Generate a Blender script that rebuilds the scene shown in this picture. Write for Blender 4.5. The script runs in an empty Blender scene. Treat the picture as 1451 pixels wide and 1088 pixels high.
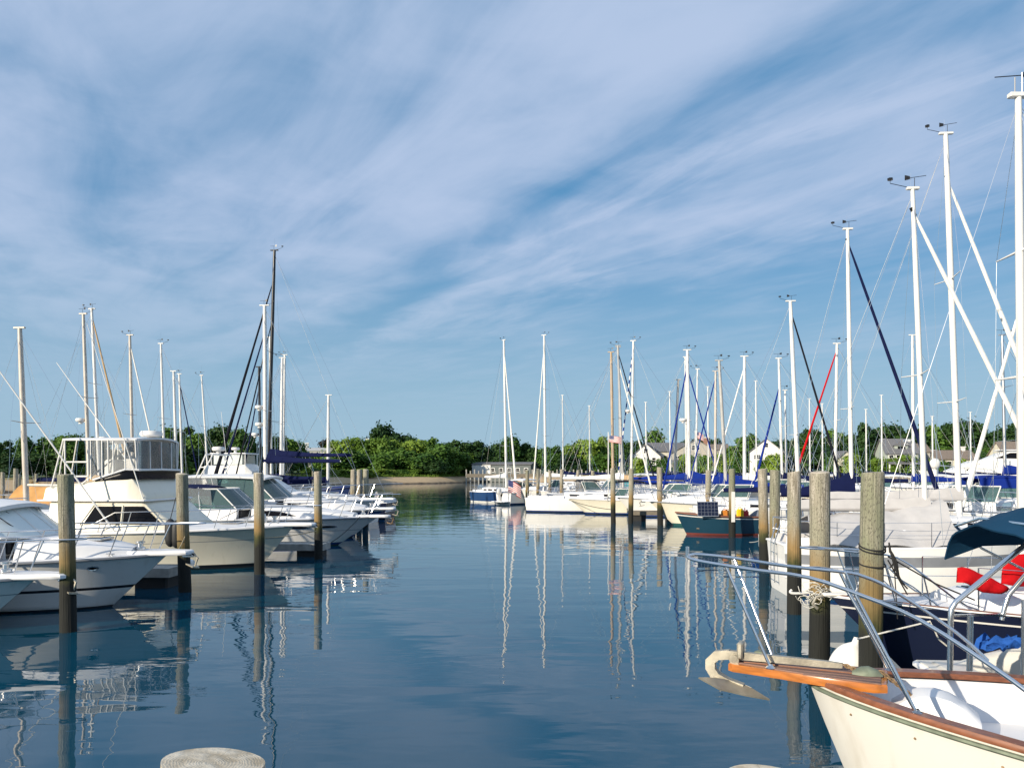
import bpy, math, random
from mathutils import Vector, Matrix
PI = math.pi
sc = bpy.context.scene
COL = sc.collection
# ---------------------------------------------------------------- camera model
F, CX, HY, EYE = 1110.0, 725.5, 668.0, 3.1      # focal length, centre, horizon of the photo; eye height (m)
def wx(px, d): return (px - CX) / F * d
def wz(py, d): return EYE - (py - HY) / F * d
def wd(py): return EYE * F / (py - HY)            # distance of a point on the water seen at height py

# ---------------------------------------------------------------- materials
MATS = {}
def nodes_of(m):
    m.use_nodes = True
    nt = m.node_tree
    return nt, nt.nodes, nt.links, nt.nodes['Principled BSDF']
def rgba(c): return (c[0], c[1], c[2], 1.0)
def mat(name, col, rough=.5, metal=0., var=.12, scale=3., bump=0., bscale=40., stretch=(1, 1, 1), coat=0., spec=.5):
    """plain surface with a noise variation of its colour and, if asked, a fine bump"""
    m = bpy.data.materials.new(name)
    nt, N, L, P = nodes_of(m)
    P.inputs['Roughness'].default_value = rough
    P.inputs['Metallic'].default_value = metal
    P.inputs['Specular IOR Level'].default_value = spec
    if coat: P.inputs['Coat Weight'].default_value = coat; P.inputs['Coat Roughness'].default_value = .06
    tc = N.new('ShaderNodeTexCoord'); mp = N.new('ShaderNodeMapping'); mp.inputs['Scale'].default_value = stretch
    L.new(tc.outputs['Object'], mp.inputs['Vector'])
    nz = N.new('ShaderNodeTexNoise'); nz.inputs['Scale'].default_value = scale; nz.inputs['Detail'].default_value = 5
    L.new(mp.outputs['Vector'], nz.inputs['Vector'])
    rp = N.new('ShaderNodeValToRGB')
    rp.color_ramp.elements[0].position = .3; rp.color_ramp.elements[1].position = .7
    rp.color_ramp.elements[0].color = rgba([max(0, c * (1 - var)) for c in col])
    rp.color_ramp.elements[1].color = rgba([min(1, c * (1 + var * .6)) for c in col])
    L.new(nz.outputs['Fac'], rp.inputs['Fac']); L.new(rp.outputs['Color'], P.inputs['Base Color'])
    if bump:
        n2 = N.new('ShaderNodeTexNoise'); n2.inputs['Scale'].default_value = bscale; n2.inputs['Detail'].default_value = 4
        L.new(mp.outputs['Vector'], n2.inputs['Vector'])
        b = N.new('ShaderNodeBump'); b.inputs['Strength'].default_value = bump; b.inputs['Distance'].default_value = .02
        L.new(n2.outputs['Fac'], b.inputs['Height']); L.new(b.outputs['Normal'], P.inputs['Normal'])
    MATS[name] = m
    return m

def gelcoat(name, col, rough=.28, dirt=.25):
    """boat paint: faint waviness, rust weeps and grime running down the topsides"""
    m = mat(name, col, rough, var=.06, scale=.8)
    nt, N, L, P = nodes_of(m)
    rp = [n for n in N if n.type == 'VALTORGB'][0]
    tc = N.new('ShaderNodeTexCoord'); mp = N.new('ShaderNodeMapping'); mp.inputs['Scale'].default_value = (7, 7, .5)
    L.new(tc.outputs['Object'], mp.inputs['Vector'])
    nz = N.new('ShaderNodeTexNoise'); nz.inputs['Scale'].default_value = 1.; nz.inputs['Detail'].default_value = 6
    L.new(mp.outputs['Vector'], nz.inputs['Vector'])
    r2 = N.new('ShaderNodeValToRGB'); r2.color_ramp.elements[0].position = .55; r2.color_ramp.elements[1].position = .8
    r2.color_ramp.elements[0].color = (0, 0, 0, 1); r2.color_ramp.elements[1].color = (dirt,) * 3 + (1,)
    L.new(nz.outputs['Fac'], r2.inputs['Fac'])
    mx = N.new('ShaderNodeMix'); mx.data_type = 'RGBA'
    L.new(r2.outputs['Color'], mx.inputs[0]); L.new(rp.outputs['Color'], mx.inputs[6])
    mx.inputs[7].default_value = rgba([col[0] * .55, col[1] * .48, col[2] * .36])
    L.new(mx.outputs[2], P.inputs['Base Color'])
    n2 = N.new('ShaderNodeTexNoise'); n2.inputs['Scale'].default_value = 1.3
    L.new(tc.outputs['Object'], n2.inputs['Vector'])
    b = N.new('ShaderNodeBump'); b.inputs['Strength'].default_value = .12; b.inputs['Distance'].default_value = .05
    L.new(n2.outputs['Fac'], b.inputs['Height']); L.new(b.outputs['Normal'], P.inputs['Normal'])
    return m

def glass(name, tint, alpha, rough=.04, milk=.5):
    m = bpy.data.materials.new(name); m.use_nodes = True
    nt = m.node_tree; N, L = nt.nodes, nt.links; N.clear()
    out = N.new('ShaderNodeOutputMaterial')
    tr = N.new('ShaderNodeBsdfTransparent'); tr.inputs['Color'].default_value = rgba(tint)
    df = N.new('ShaderNodeBsdfDiffuse'); df.inputs['Color'].default_value = rgba([c * milk for c in tint])
    gl = N.new('ShaderNodeBsdfGlossy'); gl.inputs['Roughness'].default_value = rough
    m1 = N.new('ShaderNodeMixShader'); m1.inputs[0].default_value = alpha
    L.new(tr.outputs[0], m1.inputs[1]); L.new(df.outputs[0], m1.inputs[2])
    fr = N.new('ShaderNodeFresnel'); fr.inputs['IOR'].default_value = 1.5
    m2 = N.new('ShaderNodeMixShader'); L.new(fr.outputs[0], m2.inputs[0])
    L.new(m1.outputs[0], m2.inputs[1]); L.new(gl.outputs[0], m2.inputs[2])
    L.new(m2.outputs[0], out.inputs['Surface'])
    MATS[name] = m
    return m

def piling_mat(name, base, pale, green):
    """weathered round timber: vertical grain and checks, algae above the tide line, black wet foot"""
    m = bpy.data.materials.new(name)
    nt, N, L, P = nodes_of(m)
    P.inputs['Roughness'].default_value = .85
    tc = N.new('ShaderNodeTexCoord'); oi = N.new('ShaderNodeObjectInfo')
    ad = N.new('ShaderNodeVectorMath'); ad.operation = 'ADD'
    cm = N.new('ShaderNodeCombineXYZ')
    mu = N.new('ShaderNodeMath'); mu.operation = 'MULTIPLY'; mu.inputs[1].default_value = 37.
    L.new(oi.outputs['Random'], mu.inputs[0]); L.new(mu.outputs[0], cm.inputs[2]); L.new(mu.outputs[0], cm.inputs[0])
    L.new(tc.outputs['Object'], ad.inputs[0]); L.new(cm.outputs[0], ad.inputs[1])
    def noise(scl, sc_, det=5):
        mp = N.new('ShaderNodeMapping'); mp.inputs['Scale'].default_value = scl
        L.new(ad.outputs[0], mp.inputs['Vector'])
        n = N.new('ShaderNodeTexNoise'); n.inputs['Scale'].default_value = sc_; n.inputs['Detail'].default_value = det
        L.new(mp.outputs['Vector'], n.inputs['Vector']); return n.outputs['Fac']
    def ramp(src, p0, p1, c0, c1):
        r = N.new('ShaderNodeValToRGB'); r.color_ramp.elements[0].position = p0; r.color_ramp.elements[1].position = p1
        r.color_ramp.elements[0].color = rgba(c0); r.color_ramp.elements[1].color = rgba(c1)
        L.new(src, r.inputs['Fac']); return r.outputs['Color']
    def mix(f, a, b):
        x = N.new('ShaderNodeMix'); x.data_type = 'RGBA'
        L.new(f, x.inputs[0])
        for s, v in ((6, a), (7, b)):
            if isinstance(v, (tuple, list)): x.inputs[s].default_value = rgba(v)
            else: L.new(v, x.inputs[s])
        return x.outputs[2]
    grain = noise((14, 14, .8), 3.)
    c = ramp(grain, .40, .62, base, pale)
    c = mix(ramp(noise((1, 1, .35), 2.2), .42, .62, (0, 0, 0), (1, 1, 1)), c, green)
    fleck = noise((16, 16, 7), 4.)
    c = mix(ramp(fleck, .53, .62, (0, 0, 0), (.7, .7, .7)), c, [v * .45 for v in base])
    crack = noise((26, 26, .35), 2.)
    c = mix(ramp(crack, .30, .36, (.75, .75, .75), (0, 0, 0)), c, (.03, .025, .02))
    # tide marks (object z = metres above the water)
    sx = N.new('ShaderNodeSeparateXYZ'); L.new(tc.outputs['Object'], sx.inputs[0])
    wob = N.new('ShaderNodeMath'); wob.operation = 'MULTIPLY_ADD'; wob.inputs[1].default_value = .55
    L.new(noise((3, 3, 1), 2.), wob.inputs[0]); L.new(sx.outputs['Z'], wob.inputs[2])
    def zband(z0, z1):
        mr = N.new('ShaderNodeMapRange'); mr.inputs['From Min'].default_value = z0; mr.inputs['From Max'].default_value = z1
        mr.inputs['To Min'].default_value = 1; mr.inputs['To Max'].default_value = 0
        L.new(wob.outputs[0], mr.inputs['Value']); return mr.outputs[0]
    c = mix(zband(1.7, 2.35), c, (base[0] * 1.15, base[1] * .86, base[2] * .45))
    c = mix(zband(1.36, 1.62), c, (.045, .048, .012))
    c = mix(zband(1.12, 1.36), c, (.008, .009, .007))
    L.new(c, P.inputs['Base Color'])
    b = N.new('ShaderNodeBump'); b.inputs['Strength'].default_value = 1.; b.inputs['Distance'].default_value = .022
    L.new(crack, b.inputs['Height']); L.new(b.outputs['Normal'], P.inputs['Normal'])
    MATS[name] = m
    return m

def end_grain(name, c0, c1):
    m = bpy.data.materials.new(name); nt, N, L, P = nodes_of(m); P.inputs['Roughness'].default_value = .9
    tc = N.new('ShaderNodeTexCoord'); wv = N.new('ShaderNodeTexWave'); wv.wave_type = 'RINGS'; wv.rings_direction = 'Z'; wv.inputs['Scale'].default_value = 34; wv.inputs['Distortion'].default_value = 7; wv.inputs['Detail'].default_value = 4
    L.new(tc.outputs['Object'], wv.inputs['Vector'])
    n = N.new('ShaderNodeTexNoise'); n.inputs['Scale'].default_value = 16; n.inputs['Detail'].default_value = 9; L.new(tc.outputs['Object'], n.inputs['Vector'])
    a = N.new('ShaderNodeMath'); a.operation = 'MULTIPLY_ADD'; a.inputs[1].default_value = .05; L.new(wv.outputs['Fac'], a.inputs[0]); L.new(n.outputs['Fac'], a.inputs[2])
    # radial drying checks
    s = N.new('ShaderNodeSeparateXYZ'); L.new(tc.outputs['Object'], s.inputs[0]); an = N.new('ShaderNodeMath'); an.operation = 'ARCTAN2'; L.new(s.outputs['Y'], an.inputs[0]); L.new(s.outputs['X'], an.inputs[1])
    cx = N.new('ShaderNodeCombineXYZ'); L.new(an.outputs[0], cx.inputs[0]); n2 = N.new('ShaderNodeTexNoise'); n2.inputs['Scale'].default_value = 7; n2.inputs['Detail'].default_value = 4; L.new(cx.outputs[0], n2.inputs['Vector'])
    r = N.new('ShaderNodeValToRGB'); r.color_ramp.elements[0].position = .38; r.color_ramp.elements[1].position = .74; r.color_ramp.elements[0].color = rgba(c0); r.color_ramp.elements[1].color = rgba(c1); L.new(a.outputs[0], r.inputs['Fac'])
    r2 = N.new('ShaderNodeValToRGB'); r2.color_ramp.elements[0].position = .33; r2.color_ramp.elements[1].position = .38; r2.color_ramp.elements[0].color = (.8, .8, .8, 1); r2.color_ramp.elements[1].color = (0, 0, 0, 1); L.new(n2.outputs['Fac'], r2.inputs['Fac'])
    x = N.new('ShaderNodeMix'); x.data_type = 'RGBA'; L.new(r2.outputs['Color'], x.inputs[0]); L.new(r.outputs['Color'], x.inputs[6]); x.inputs[7].default_value = (.06, .045, .03, 1); L.new(x.outputs[2], P.inputs['Base Color'])
    b = N.new('ShaderNodeBump'); b.inputs['Strength'].default_value = .7; b.inputs['Distance'].default_value = .01; L.new(x.outputs[2], b.inputs['Height']); L.new(b.outputs['Normal'], P.inputs['Normal'])
    MATS[name] = m
end_grain('end_grain', (.40, .33, .23), (.74, .66, .53))
def leaf_mat(name, c0, c1):
    m = bpy.data.materials.new(name)
    nt, N, L, P = nodes_of(m)
    P.inputs['Roughness'].default_value = .6; P.inputs['Specular IOR Level'].default_value = .25
    tc = N.new('ShaderNodeTexCoord'); oi = N.new('ShaderNodeObjectInfo')
    nz = N.new('ShaderNodeTexNoise'); nz.inputs['Scale'].default_value = .55; nz.inputs['Detail'].default_value = 6
    L.new(tc.outputs['Object'], nz.inputs['Vector'])
    a = N.new('ShaderNodeMath'); a.operation = 'MULTIPLY_ADD'; a.inputs[1].default_value = .5; a.use_clamp = True
    L.new(oi.outputs['Random'], a.inputs[0])
    s = N.new('ShaderNodeMath'); s.operation = 'SUBTRACT'; s.inputs[1].default_value = .25
    L.new(nz.outputs['Fac'], s.inputs[0]); L.new(s.outputs[0], a.inputs[2])
    rp = N.new('ShaderNodeValToRGB'); rp.color_ramp.elements[0].position = .15; rp.color_ramp.elements[1].position = .85
    rp.color_ramp.elements[0].color = rgba(c0); rp.color_ramp.elements[1].color = rgba(c1)
    L.new(a.outputs[0], rp.inputs['Fac']); L.new(rp.outputs['Color'], P.inputs['Base Color'])
    try:
        tl = N.new('ShaderNodeBsdfTranslucent'); L.new(rp.outputs['Color'], tl.inputs['Color'])
        ms = N.new('ShaderNodeMixShader'); ms.inputs[0].default_value = .22
        out = [n for n in N if n.type == 'OUTPUT_MATERIAL'][0]
        L.new(P.outputs[0], ms.inputs[1]); L.new(tl.outputs[0], ms.inputs[2]); L.new(ms.outputs[0], out.inputs['Surface'])
    except Exception: pass
    MATS[name] = m
    return m

gelcoat('white_gel', (.80, .78, .74)); gelcoat('cream_gel', (.77, .715, .58)); gelcoat('grey_gel', (.42, .43, .44))
gelcoat('near_gel', (.68, .655, .60), .3, .3)
gelcoat('navy_gel', (.007, .011, .034), .4, .0); gelcoat('blue_gel', (.015, .045, .13), .15, .05); gelcoat('teal_gel', (.012, .045, .075), .2, .1)
gelcoat('white_deck', (.78, .77, .77), .45, .12)
mat('nonskid', (.66, .66, .66), .7, bump=.2, bscale=120)
mat('bottom_paint', (.025, .03, .035), .7); mat('bottom_red', (.16, .03, .02), .7); mat('bottom_teal', (.02, .10, .10), .7)
mat('stripe_black', (.012, .013, .018), .3); mat('stripe_blue', (.02, .05, .20), .3); mat('stripe_grey', (.22, .23, .25), .35); mat('stripe_red', (.35, .03, .03), .4)
mat('steel', (.80, .79, .78), .2, 1., var=.08); mat('alu', (.52, .52, .53), .38, .85, var=.12, scale=2)
mat('white_paint', (.74, .72, .68), .35, var=.06); mat('tan_paint', (.46, .33, .2), .5, var=.12); mat('grey_paint', (.42, .41, .39), .45)
mat('beige_alu', (.55, .49, .42), .45, .1); mat('black_paint', (.012, .012, .014), .3)
mat('navy_canvas', (.006, .010, .05), .85, spec=.12, bump=.25, bscale=12); mat('blue_canvas', (.008, .028, .22), .85, spec=.12, bump=.25, bscale=12)
mat('teal_navy_canvas', (.008, .045, .095), .85, spec=.12, bump=.25, bscale=9); mat('black_canvas', (.012, .013, .02), .9, spec=.12); mat('red_canvas', (.46, .006, .010), .8, spec=.12, bump=.25, bscale=8)
mat('teal_canvas', (.05, .28, .32), .8, spec=.12); mat('tan_canvas', (.5, .34, .18), .85, spec=.12, bump=.2); mat('white_canvas', (.74, .73, .70), .85, spec=.12, bump=.3, bscale=6)
mat('tarp', (.47, .455, .45), .8, spec=.12, var=.1, bump=.5, bscale=2.5); mat('orange_canvas', (.62, .33, .12), .85, spec=.12)
mat('white_sail', (.80, .78, .73), .8, spec=.12, bump=.3, bscale=14)
mat('teak', (.19, .10, .075), .6, var=.35, scale=4, stretch=(1, 9, 9), bump=.15, bscale=30); mat('varnish', (.46, .15, .025), .22, var=.3, scale=5, stretch=(1, 8, 8), coat=.7)
mat('teak_rail', (.22, .075, .032), .45, var=.3, scale=4, stretch=(1, 8, 8), coat=.25)
mat('bronze_green', (.19, .22, .16), .6, .3, var=.4, scale=9); mat('galv', (.44, .40, .32), .45, .55, var=.4, scale=6, bump=.08); mat('galv_rust', (.30, .20, .11), .8, .3, var=.5, scale=20)
mat('rubber', (.02, .02, .021), .6); mat('rope_black', (.012, .012, .013), .8); mat('rope_white', (.62, .60, .54), .9, bump=.5, bscale=90); mat('rope_tan', (.42, .33, .2), .9, bump=.5, bscale=90)
mat('vinyl_white', (.82, .80, .76), .5); mat('plastic_yellow', (.80, .52, .01), .4); mat('plastic_orange', (.62, .22, .03), .5); mat('plastic_red', (.5, .02, .02), .45)
mat('dark_interior', (.012, .012, .014), .6); mat('solar', (.006, .009, .03), .08, var=.3, scale=30); mat('dock_wood', (.20, .17, .13), .85, var=.35, scale=5, stretch=(1, 8, 8), bump=.3)
mat('dock_grey', (.36, .35, .32), .85, var=.3, scale=4, bump=.2); mat('float_black', (.02, .02, .02), .7)
mat('outboard', (.16, .17, .19), .25, coat=.4); mat('blue_cloth', (.02, .09, .35), .8, spec=.12, bump=.8, bscale=20); mat('grey_hypalon', (.40, .41, .42), .6); mat('blue_hypalon', (.012, .03, .11), .5)
mat('flag_red', (.45, .03, .035), .8); mat('flag_white', (.75, .74, .72), .8); mat('flag_blue', (.02, .03, .14), .8)
glass('dark_glass', (.10, .11, .12), .75, .03); glass('teal_glass', (.32, .52, .52), .38, .03); glass('clear_vinyl', (.96, .96, .95), .12, .10, 1.); glass('pale_glass', (.92, .98, .94), .85, .08, .9)
mat('window_black', (.006, .006, .008), .10, spec=.16)
piling_mat('piling_wood', (.22, .19, .14), (.50, .45, .37), (.29, .275, .20)); piling_mat('pile_head', (.40, .35, .27), (.70, .63, .52), (.46, .41, .30))
piling_mat('piling_wood_green', (.17, .155, .115), (.37, .34, .265), (.22, .225, .145))
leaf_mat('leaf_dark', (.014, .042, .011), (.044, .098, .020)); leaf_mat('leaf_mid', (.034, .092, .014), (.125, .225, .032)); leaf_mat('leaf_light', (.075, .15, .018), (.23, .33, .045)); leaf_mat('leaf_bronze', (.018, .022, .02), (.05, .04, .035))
mat('bark', (.09, .07, .055), .9, bump=.4); mat('reed', (.34, .22, .075), .9)

# ---------------------------------------------------------------- mesh builder
class MB:
    def __init__(s): s.v = []; s.f = []; s.mi = []; s.mats = []
    def m(s, name):
        if name not in s.mats: s.mats.append(name)
        return s.mats.index(name)
    def add(s, vs, fs, mname):
        o = len(s.v); s.v += [tuple(p) for p in vs]; k = s.m(mname)
        for f in fs: s.f.append([i + o for i in f]); s.mi.append(k)
        return s
    def box(s, x0, x1, y0, y1, z0, z1, mname, c=0.):
        if c <= 0:
            vs = [(x, y, z) for z in (z0, z1) for y in (y0, y1) for x in (x0, x1)]
            return s.add(vs, [(0, 2, 3, 1), (4, 5, 7, 6), (0, 1, 5, 4), (2, 6, 7, 3), (0, 4, 6, 2), (1, 3, 7, 5)], mname)
        rings = []
        for z, i in ((z0, c), (z0 + c, 0), (z1 - c, 0), (z1, c)):
            a, b, e, g = x0 + i, x1 - i, y0 + i, y1 - i
            k = c if i == 0 else c * .6
            rings.append([(a + k, e, z), (b - k, e, z), (b, e + k, z), (b, g - k, z), (b - k, g, z), (a + k, g, z), (a, g - k, z), (a, e + k, z)])
        return s.loft(rings, mname)
    def loft(s, rings, mname, closed=True, cap0=True, cap1=True, rowmats=None):
        n = len(rings[0]); o = len(s.v)
        for r in rings: s.v += [tuple(p) for p in r]
        for i in range(len(rings) - 1):
            for j in range(n if closed else n - 1):
                k = (j + 1) % n
                s.f.append([o + i * n + j, o + i * n + k, o + (i + 1) * n + k, o + (i + 1) * n + j])
                s.mi.append(s.m(rowmats[j] if rowmats else mname))
        if cap0: s.f.append([o + j for j in range(n)][::-1]); s.mi.append(s.m(mname))
        if cap1: s.f.append([o + (len(rings) - 1) * n + j for j in range(n)]); s.mi.append(s.m(mname))
        return s
    def tube(s, pts, r, mname, n=6, closed=False):
        P = [Vector(p) for p in pts]; N = len(P); o = len(s.v)
        R = r if isinstance(r, (list, tuple)) else [r] * N
        up = None
        for i in range(N):
            if closed: t = P[(i + 1) % N] - P[i - 1]
            else: t = P[min(i + 1, N - 1)] - P[max(i - 1, 0)]
            if t.length < 1e-9: t = Vector((0, 0, 1))
            t.normalize()
            if up is None:
                up = Vector((0, 0, 1)) if abs(t.z) < .9 else Vector((1, 0, 0))
            a = (up - t * up.dot(t))
            if a.length < 1e-6: a = t.orthogonal()
            a.normalize(); b = t.cross(a); up = a
            for j in range(n):
                q = 2 * PI * j / n
                s.v.append(tuple(P[i] + (a * math.cos(q) + b * math.sin(q)) * R[i]))
        k = s.m(mname)
        for i in range(N if closed else N - 1):
            i2 = (i + 1) % N
            for j in range(n):
                j2 = (j + 1) % n
                s.f.append([o + i * n + j, o + i * n + j2, o + i2 * n + j2, o + i2 * n + j]); s.mi.append(k)
        if not closed:
            s.f.append([o + j for j in range(n)][::-1]); s.mi.append(k)
            s.f.append([o + (N - 1) * n + j for j in range(n)]); s.mi.append(k)
        return s
    def lathe(s, prof, mname, n=12, c=(0, 0, 0), axis='z'):
        rings = []
        for r, z in prof:
            ring = []
            for j in range(n):
                q = 2 * PI * j / n; a, b = max(r, 1e-4) * math.cos(q), max(r, 1e-4) * math.sin(q)
                p = (a, b, z) if axis == 'z' else ((z, a, b) if axis == 'x' else (b, z, a))
                ring.append((p[0] + c[0], p[1] + c[1], p[2] + c[2]))
            rings.append(ring)
        return s.loft(rings, mname)
    def prism(s, poly, f0, f1, mname):
        """polygon given as list of (a,b); f0/f1 map a,b to the two faces"""
        n = len(poly)
        vs = [f0(a, b) for a, b in poly] + [f1(a, b) for a, b in poly]
        fs = [tuple(range(n))[::-1], tuple(range(n, 2 * n))] + [(j, (j + 1) % n, n + (j + 1) % n, n + j) for j in range(n)]
        return s.add(vs, fs, mname)
    def sheet(s, grid, mname, th=.012):
        """a thin curved sheet (canvas, glass) with real thickness; grid[i][j] points"""
        G = [[Vector(p) for p in row] for row in grid]; a, b = len(G), len(G[0]); o = len(s.v)
        nrm = []
        for i in range(a):
            row = []
            for j in range(b):
                du = G[min(i + 1, a - 1)][j] - G[max(i - 1, 0)][j]; dv = G[i][min(j + 1, b - 1)] - G[i][max(j - 1, 0)]
                n = du.cross(dv); row.append(n.normalized() if n.length > 1e-9 else Vector((0, 0, 1)))
            nrm.append(row)
        for sg in (.5, -.5):
            for i in range(a):
                for j in range(b): s.v.append(tuple(G[i][j] + nrm[i][j] * th * sg))
        k = s.m(mname); B = a * b
        def q(*ids): s.f.append([o + t for t in ids]); s.mi.append(k)
        for i in range(a - 1):
            for j in range(b - 1):
                u = i * b + j
                q(u, u + b, u + b + 1, u + 1); q(B + u, B + u + 1, B + u + b + 1, B + u + b)
        for i in range(a - 1):
            u = i * b; q(u, B + u, B + u + b, u + b)
            u = i * b + b - 1; q(u, u + b, B + u + b, B + u)
        for j in range(b - 1):
            u = j; q(u, u + 1, B + u + 1, B + u)
            u = (a - 1) * b + j; q(u, B + u, B + u + 1, u + 1)
        return s
    def mesh(s, name, smooth=40):
        me = bpy.data.meshes.new(name); me.from_pydata(s.v, [], s.f)
        for k in s.mats: me.materials.append(MATS[k])
        me.polygons.foreach_set('material_index', s.mi)
        if smooth:
            me.polygons.foreach_set('use_smooth', [True] * len(s.f)); me.update()
            try: me.set_sharp_from_angle(angle=math.radians(smooth))
            except Exception: pass
        me.update()
        return me
    def build(s, name, parent=None, loc=(0, 0, 0), rz=0., smooth=40, label=None):
        o = bpy.data.objects.new(name, s.mesh(name, smooth)); COL.objects.link(o)
        o.location = loc; o.rotation_euler = (0, 0, rz)
        if parent: o.parent = parent
        if label: o['label'] = label
        return o
def empty(name, loc, rz=0.):
    o = bpy.data.objects.new(name, None); COL.objects.link(o)
    o.location = loc; o.rotation_euler = (0, 0, rz); o.empty_display_size = .3
    return o
def tag(o, label, cat, group=None, kind=None):
    o['label'] = label; o['category'] = cat
    if group: o['group'] = group
    if kind: o['kind'] = kind
    return o
def structure(o): o['kind'] = 'structure'; return o
def copy_tree(o, parent=None, kids=None):
    c = o.copy(); COL.objects.link(c)
    if parent: c.parent = parent
    for ch in (kids or KIDS)(o): copy_tree(ch, c, kids)
    return c
def KIDS(o): return list(o.children)
def lerp(a, b, t): return a + (b - a) * t
def sm(t): t = max(0., min(1., t)); return t * t * (3 - 2 * t)
# ---------------------------------------------------------------- camera
cam_d = bpy.data.cameras.new('camera'); cam = bpy.data.objects.new('camera', cam_d); COL.objects.link(cam)
cam.location = (0, 0, EYE); cam.rotation_euler = (PI / 2, 0, 0)
cam_d.sensor_width = 36; cam_d.lens = 36 * F / 1451; cam_d.shift_y = (HY - 544) / 1451.
cam_d.clip_start = .1; cam_d.clip_end = 20000
sc.camera = cam
sc.view_settings.view_transform = 'Standard'; sc.view_settings.look = 'None'; sc.view_settings.gamma = 1; sc.view_settings.exposure = .34
sc.cycles.max_bounces = 8; sc.cycles.transparent_max_bounces = 16; sc.cycles.caustics_reflective = False; sc.cycles.caustics_refractive = False
# ---------------------------------------------------------------- light
AZ, EL = math.radians(228), math.radians(21)
sd = Vector((math.sin(AZ) * math.cos(EL), math.cos(AZ) * math.cos(EL), math.sin(EL)))
sl = bpy.data.lights.new('sun', 'SUN'); so = bpy.data.objects.new('sun', sl); COL.objects.link(so)
sl.energy = 5.0; sl.angle = math.radians(.5); sl.color = (1., .89, .71)
so.rotation_euler = sd.to_track_quat('Z', 'Y').to_euler(); so.location = sd * 60
w = bpy.data.worlds.new('World'); sc.world = w; w.use_nodes = True
nt = w.node_tree; N, L = nt.nodes, nt.links; bg = N['Background']; bg.inputs['Strength'].default_value = .11
sky = N.new('ShaderNodeTexSky'); sky.sky_type = 'NISHITA'; sky.sun_disc = False
sky.sun_elevation = EL; sky.sun_rotation = AZ; sky.air_density = 1.0; sky.dust_density = .4; sky.ozone_density = 2.
# cirrus: noise on a flat layer high above, stretched along the wind
tc = N.new('ShaderNodeTexCoord'); sx = N.new('ShaderNodeSeparateXYZ'); L.new(tc.outputs['Generated'], sx.inputs[0])
def M(op, a, b=None, c=None, clamp=False):
    n = N.new('ShaderNodeMath'); n.operation = op; n.use_clamp = clamp
    for i, v in enumerate((a, b, c)):
        if v is None: continue
        if isinstance(v, (int, float)): n.inputs[i].default_value = v
        else: L.new(v, n.inputs[i])
    return n.outputs[0]
zc = M('MAXIMUM', sx.outputs['Z'], .012)
u = M('DIVIDE', sx.outputs['X'], zc); v = M('DIVIDE', sx.outputs['Y'], zc)
al = M('ADD', M('MULTIPLY', u, -.5), M('MULTIPLY', v, .866))       # along the streaks
ac = M('ADD', M('MULTIPLY', u, .866), M('MULTIPLY', v, .5))         # across them
def NZ(sa, sb, scale, detail, rough=.55, dist=0., off=0.):
    c = N.new('ShaderNodeCombineXYZ'); L.new(M('MULTIPLY', al, sa), c.inputs[0]); L.new(M('MULTIPLY', ac, sb), c.inputs[1]); c.inputs[2].default_value = off
    n = N.new('ShaderNodeTexNoise'); n.inputs['Scale'].default_value = scale; n.inputs['Detail'].default_value = detail
    n.inputs['Roughness'].default_value = rough; n.inputs['Distortion'].default_value = dist
    L.new(c.outputs[0], n.inputs['Vector']); return n.outputs['Fac']
def SS(x, a, b):
    n = N.new('ShaderNodeMapRange'); n.interpolation_type = 'SMOOTHSTEP'
    n.inputs['From Min'].default_value = a; n.inputs['From Max'].default_value = b; L.new(x, n.inputs['Value']); return n.outputs[0]
wob = M('MULTIPLY', M('SUBTRACT', NZ(.35, .8, 1., 3, off=4.), .5), 1.1)
s_ = M('ADD', ac, wob)
big = NZ(.34, .70, 1.0, 7, .52, .7, 1.3)
fine = NZ(.55, 1.9, 1.2, 8, .56, .9, 7.7)
mott = NZ(1.0, 1.25, 1.5, 7, .55, .5, 12.)
cov = M('SUBTRACT', 1.0, M('MULTIPLY', SS(s_, 1.2, 1.65), .76))       # thick veil upwind, torn open along one line
cov = M('ADD', cov, M('MULTIPLY', M('MULTIPLY', SS(s_, 1.62, 1.95), M('SUBTRACT', 1., SS(s_, 2.1, 3.6))), .55))
dens = M('ADD', M('MULTIPLY', M('SUBTRACT', big, .5), 1.5), M('MULTIPLY', M('SUBTRACT', fine, .5), 1.15))
dens = M('ADD', dens, M('MULTIPLY', M('SUBTRACT', mott, .5), 1.0))
wisp = M('MULTIPLY', SS(NZ(.7, 2.1, 1.25, 9, .58, 1.2, 21.), .46, .74), M('MULTIPLY', SS(s_, 1.5, 1.9), M('SUBTRACT', 1., SS(s_, 2.3, 3.6))))
dens = M('ADD', dens, M('MULTIPLY', wisp, .36))
dens = M('ADD', dens, M('MULTIPLY_ADD', cov, .74, -.06))
mask = M('MULTIPLY', SS(dens, -.22, 1.05), .94, clamp=True)
low = SS(sx.outputs['Z'], .015, .24)
mask = M('MULTIPLY', mask, M('MULTIPLY_ADD', low, .8, .2))
hs = N.new('ShaderNodeHueSaturation'); hs.inputs['Saturation'].default_value = 1.2; hs.inputs['Value'].default_value = 1.0
L.new(sky.outputs[0], hs.inputs['Color'])
mx = N.new('ShaderNodeMix'); mx.data_type = 'RGBA'
L.new(mask, mx.inputs[0]); tq = N.new('ShaderNodeMix'); tq.data_type = 'RGBA'; tq.inputs[0].default_value = .72; L.new(hs.outputs[0], tq.inputs[6]); tq.inputs[7].default_value = (.62, 2.05, 3.75, 1)
L.new(tq.outputs[2], mx.inputs[6]); mx.inputs[7].default_value = (3.45, 4.25, 5.75, 1)
hz = N.new('ShaderNodeMix'); hz.data_type = 'RGBA'      # moist air low over the horizon
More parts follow.
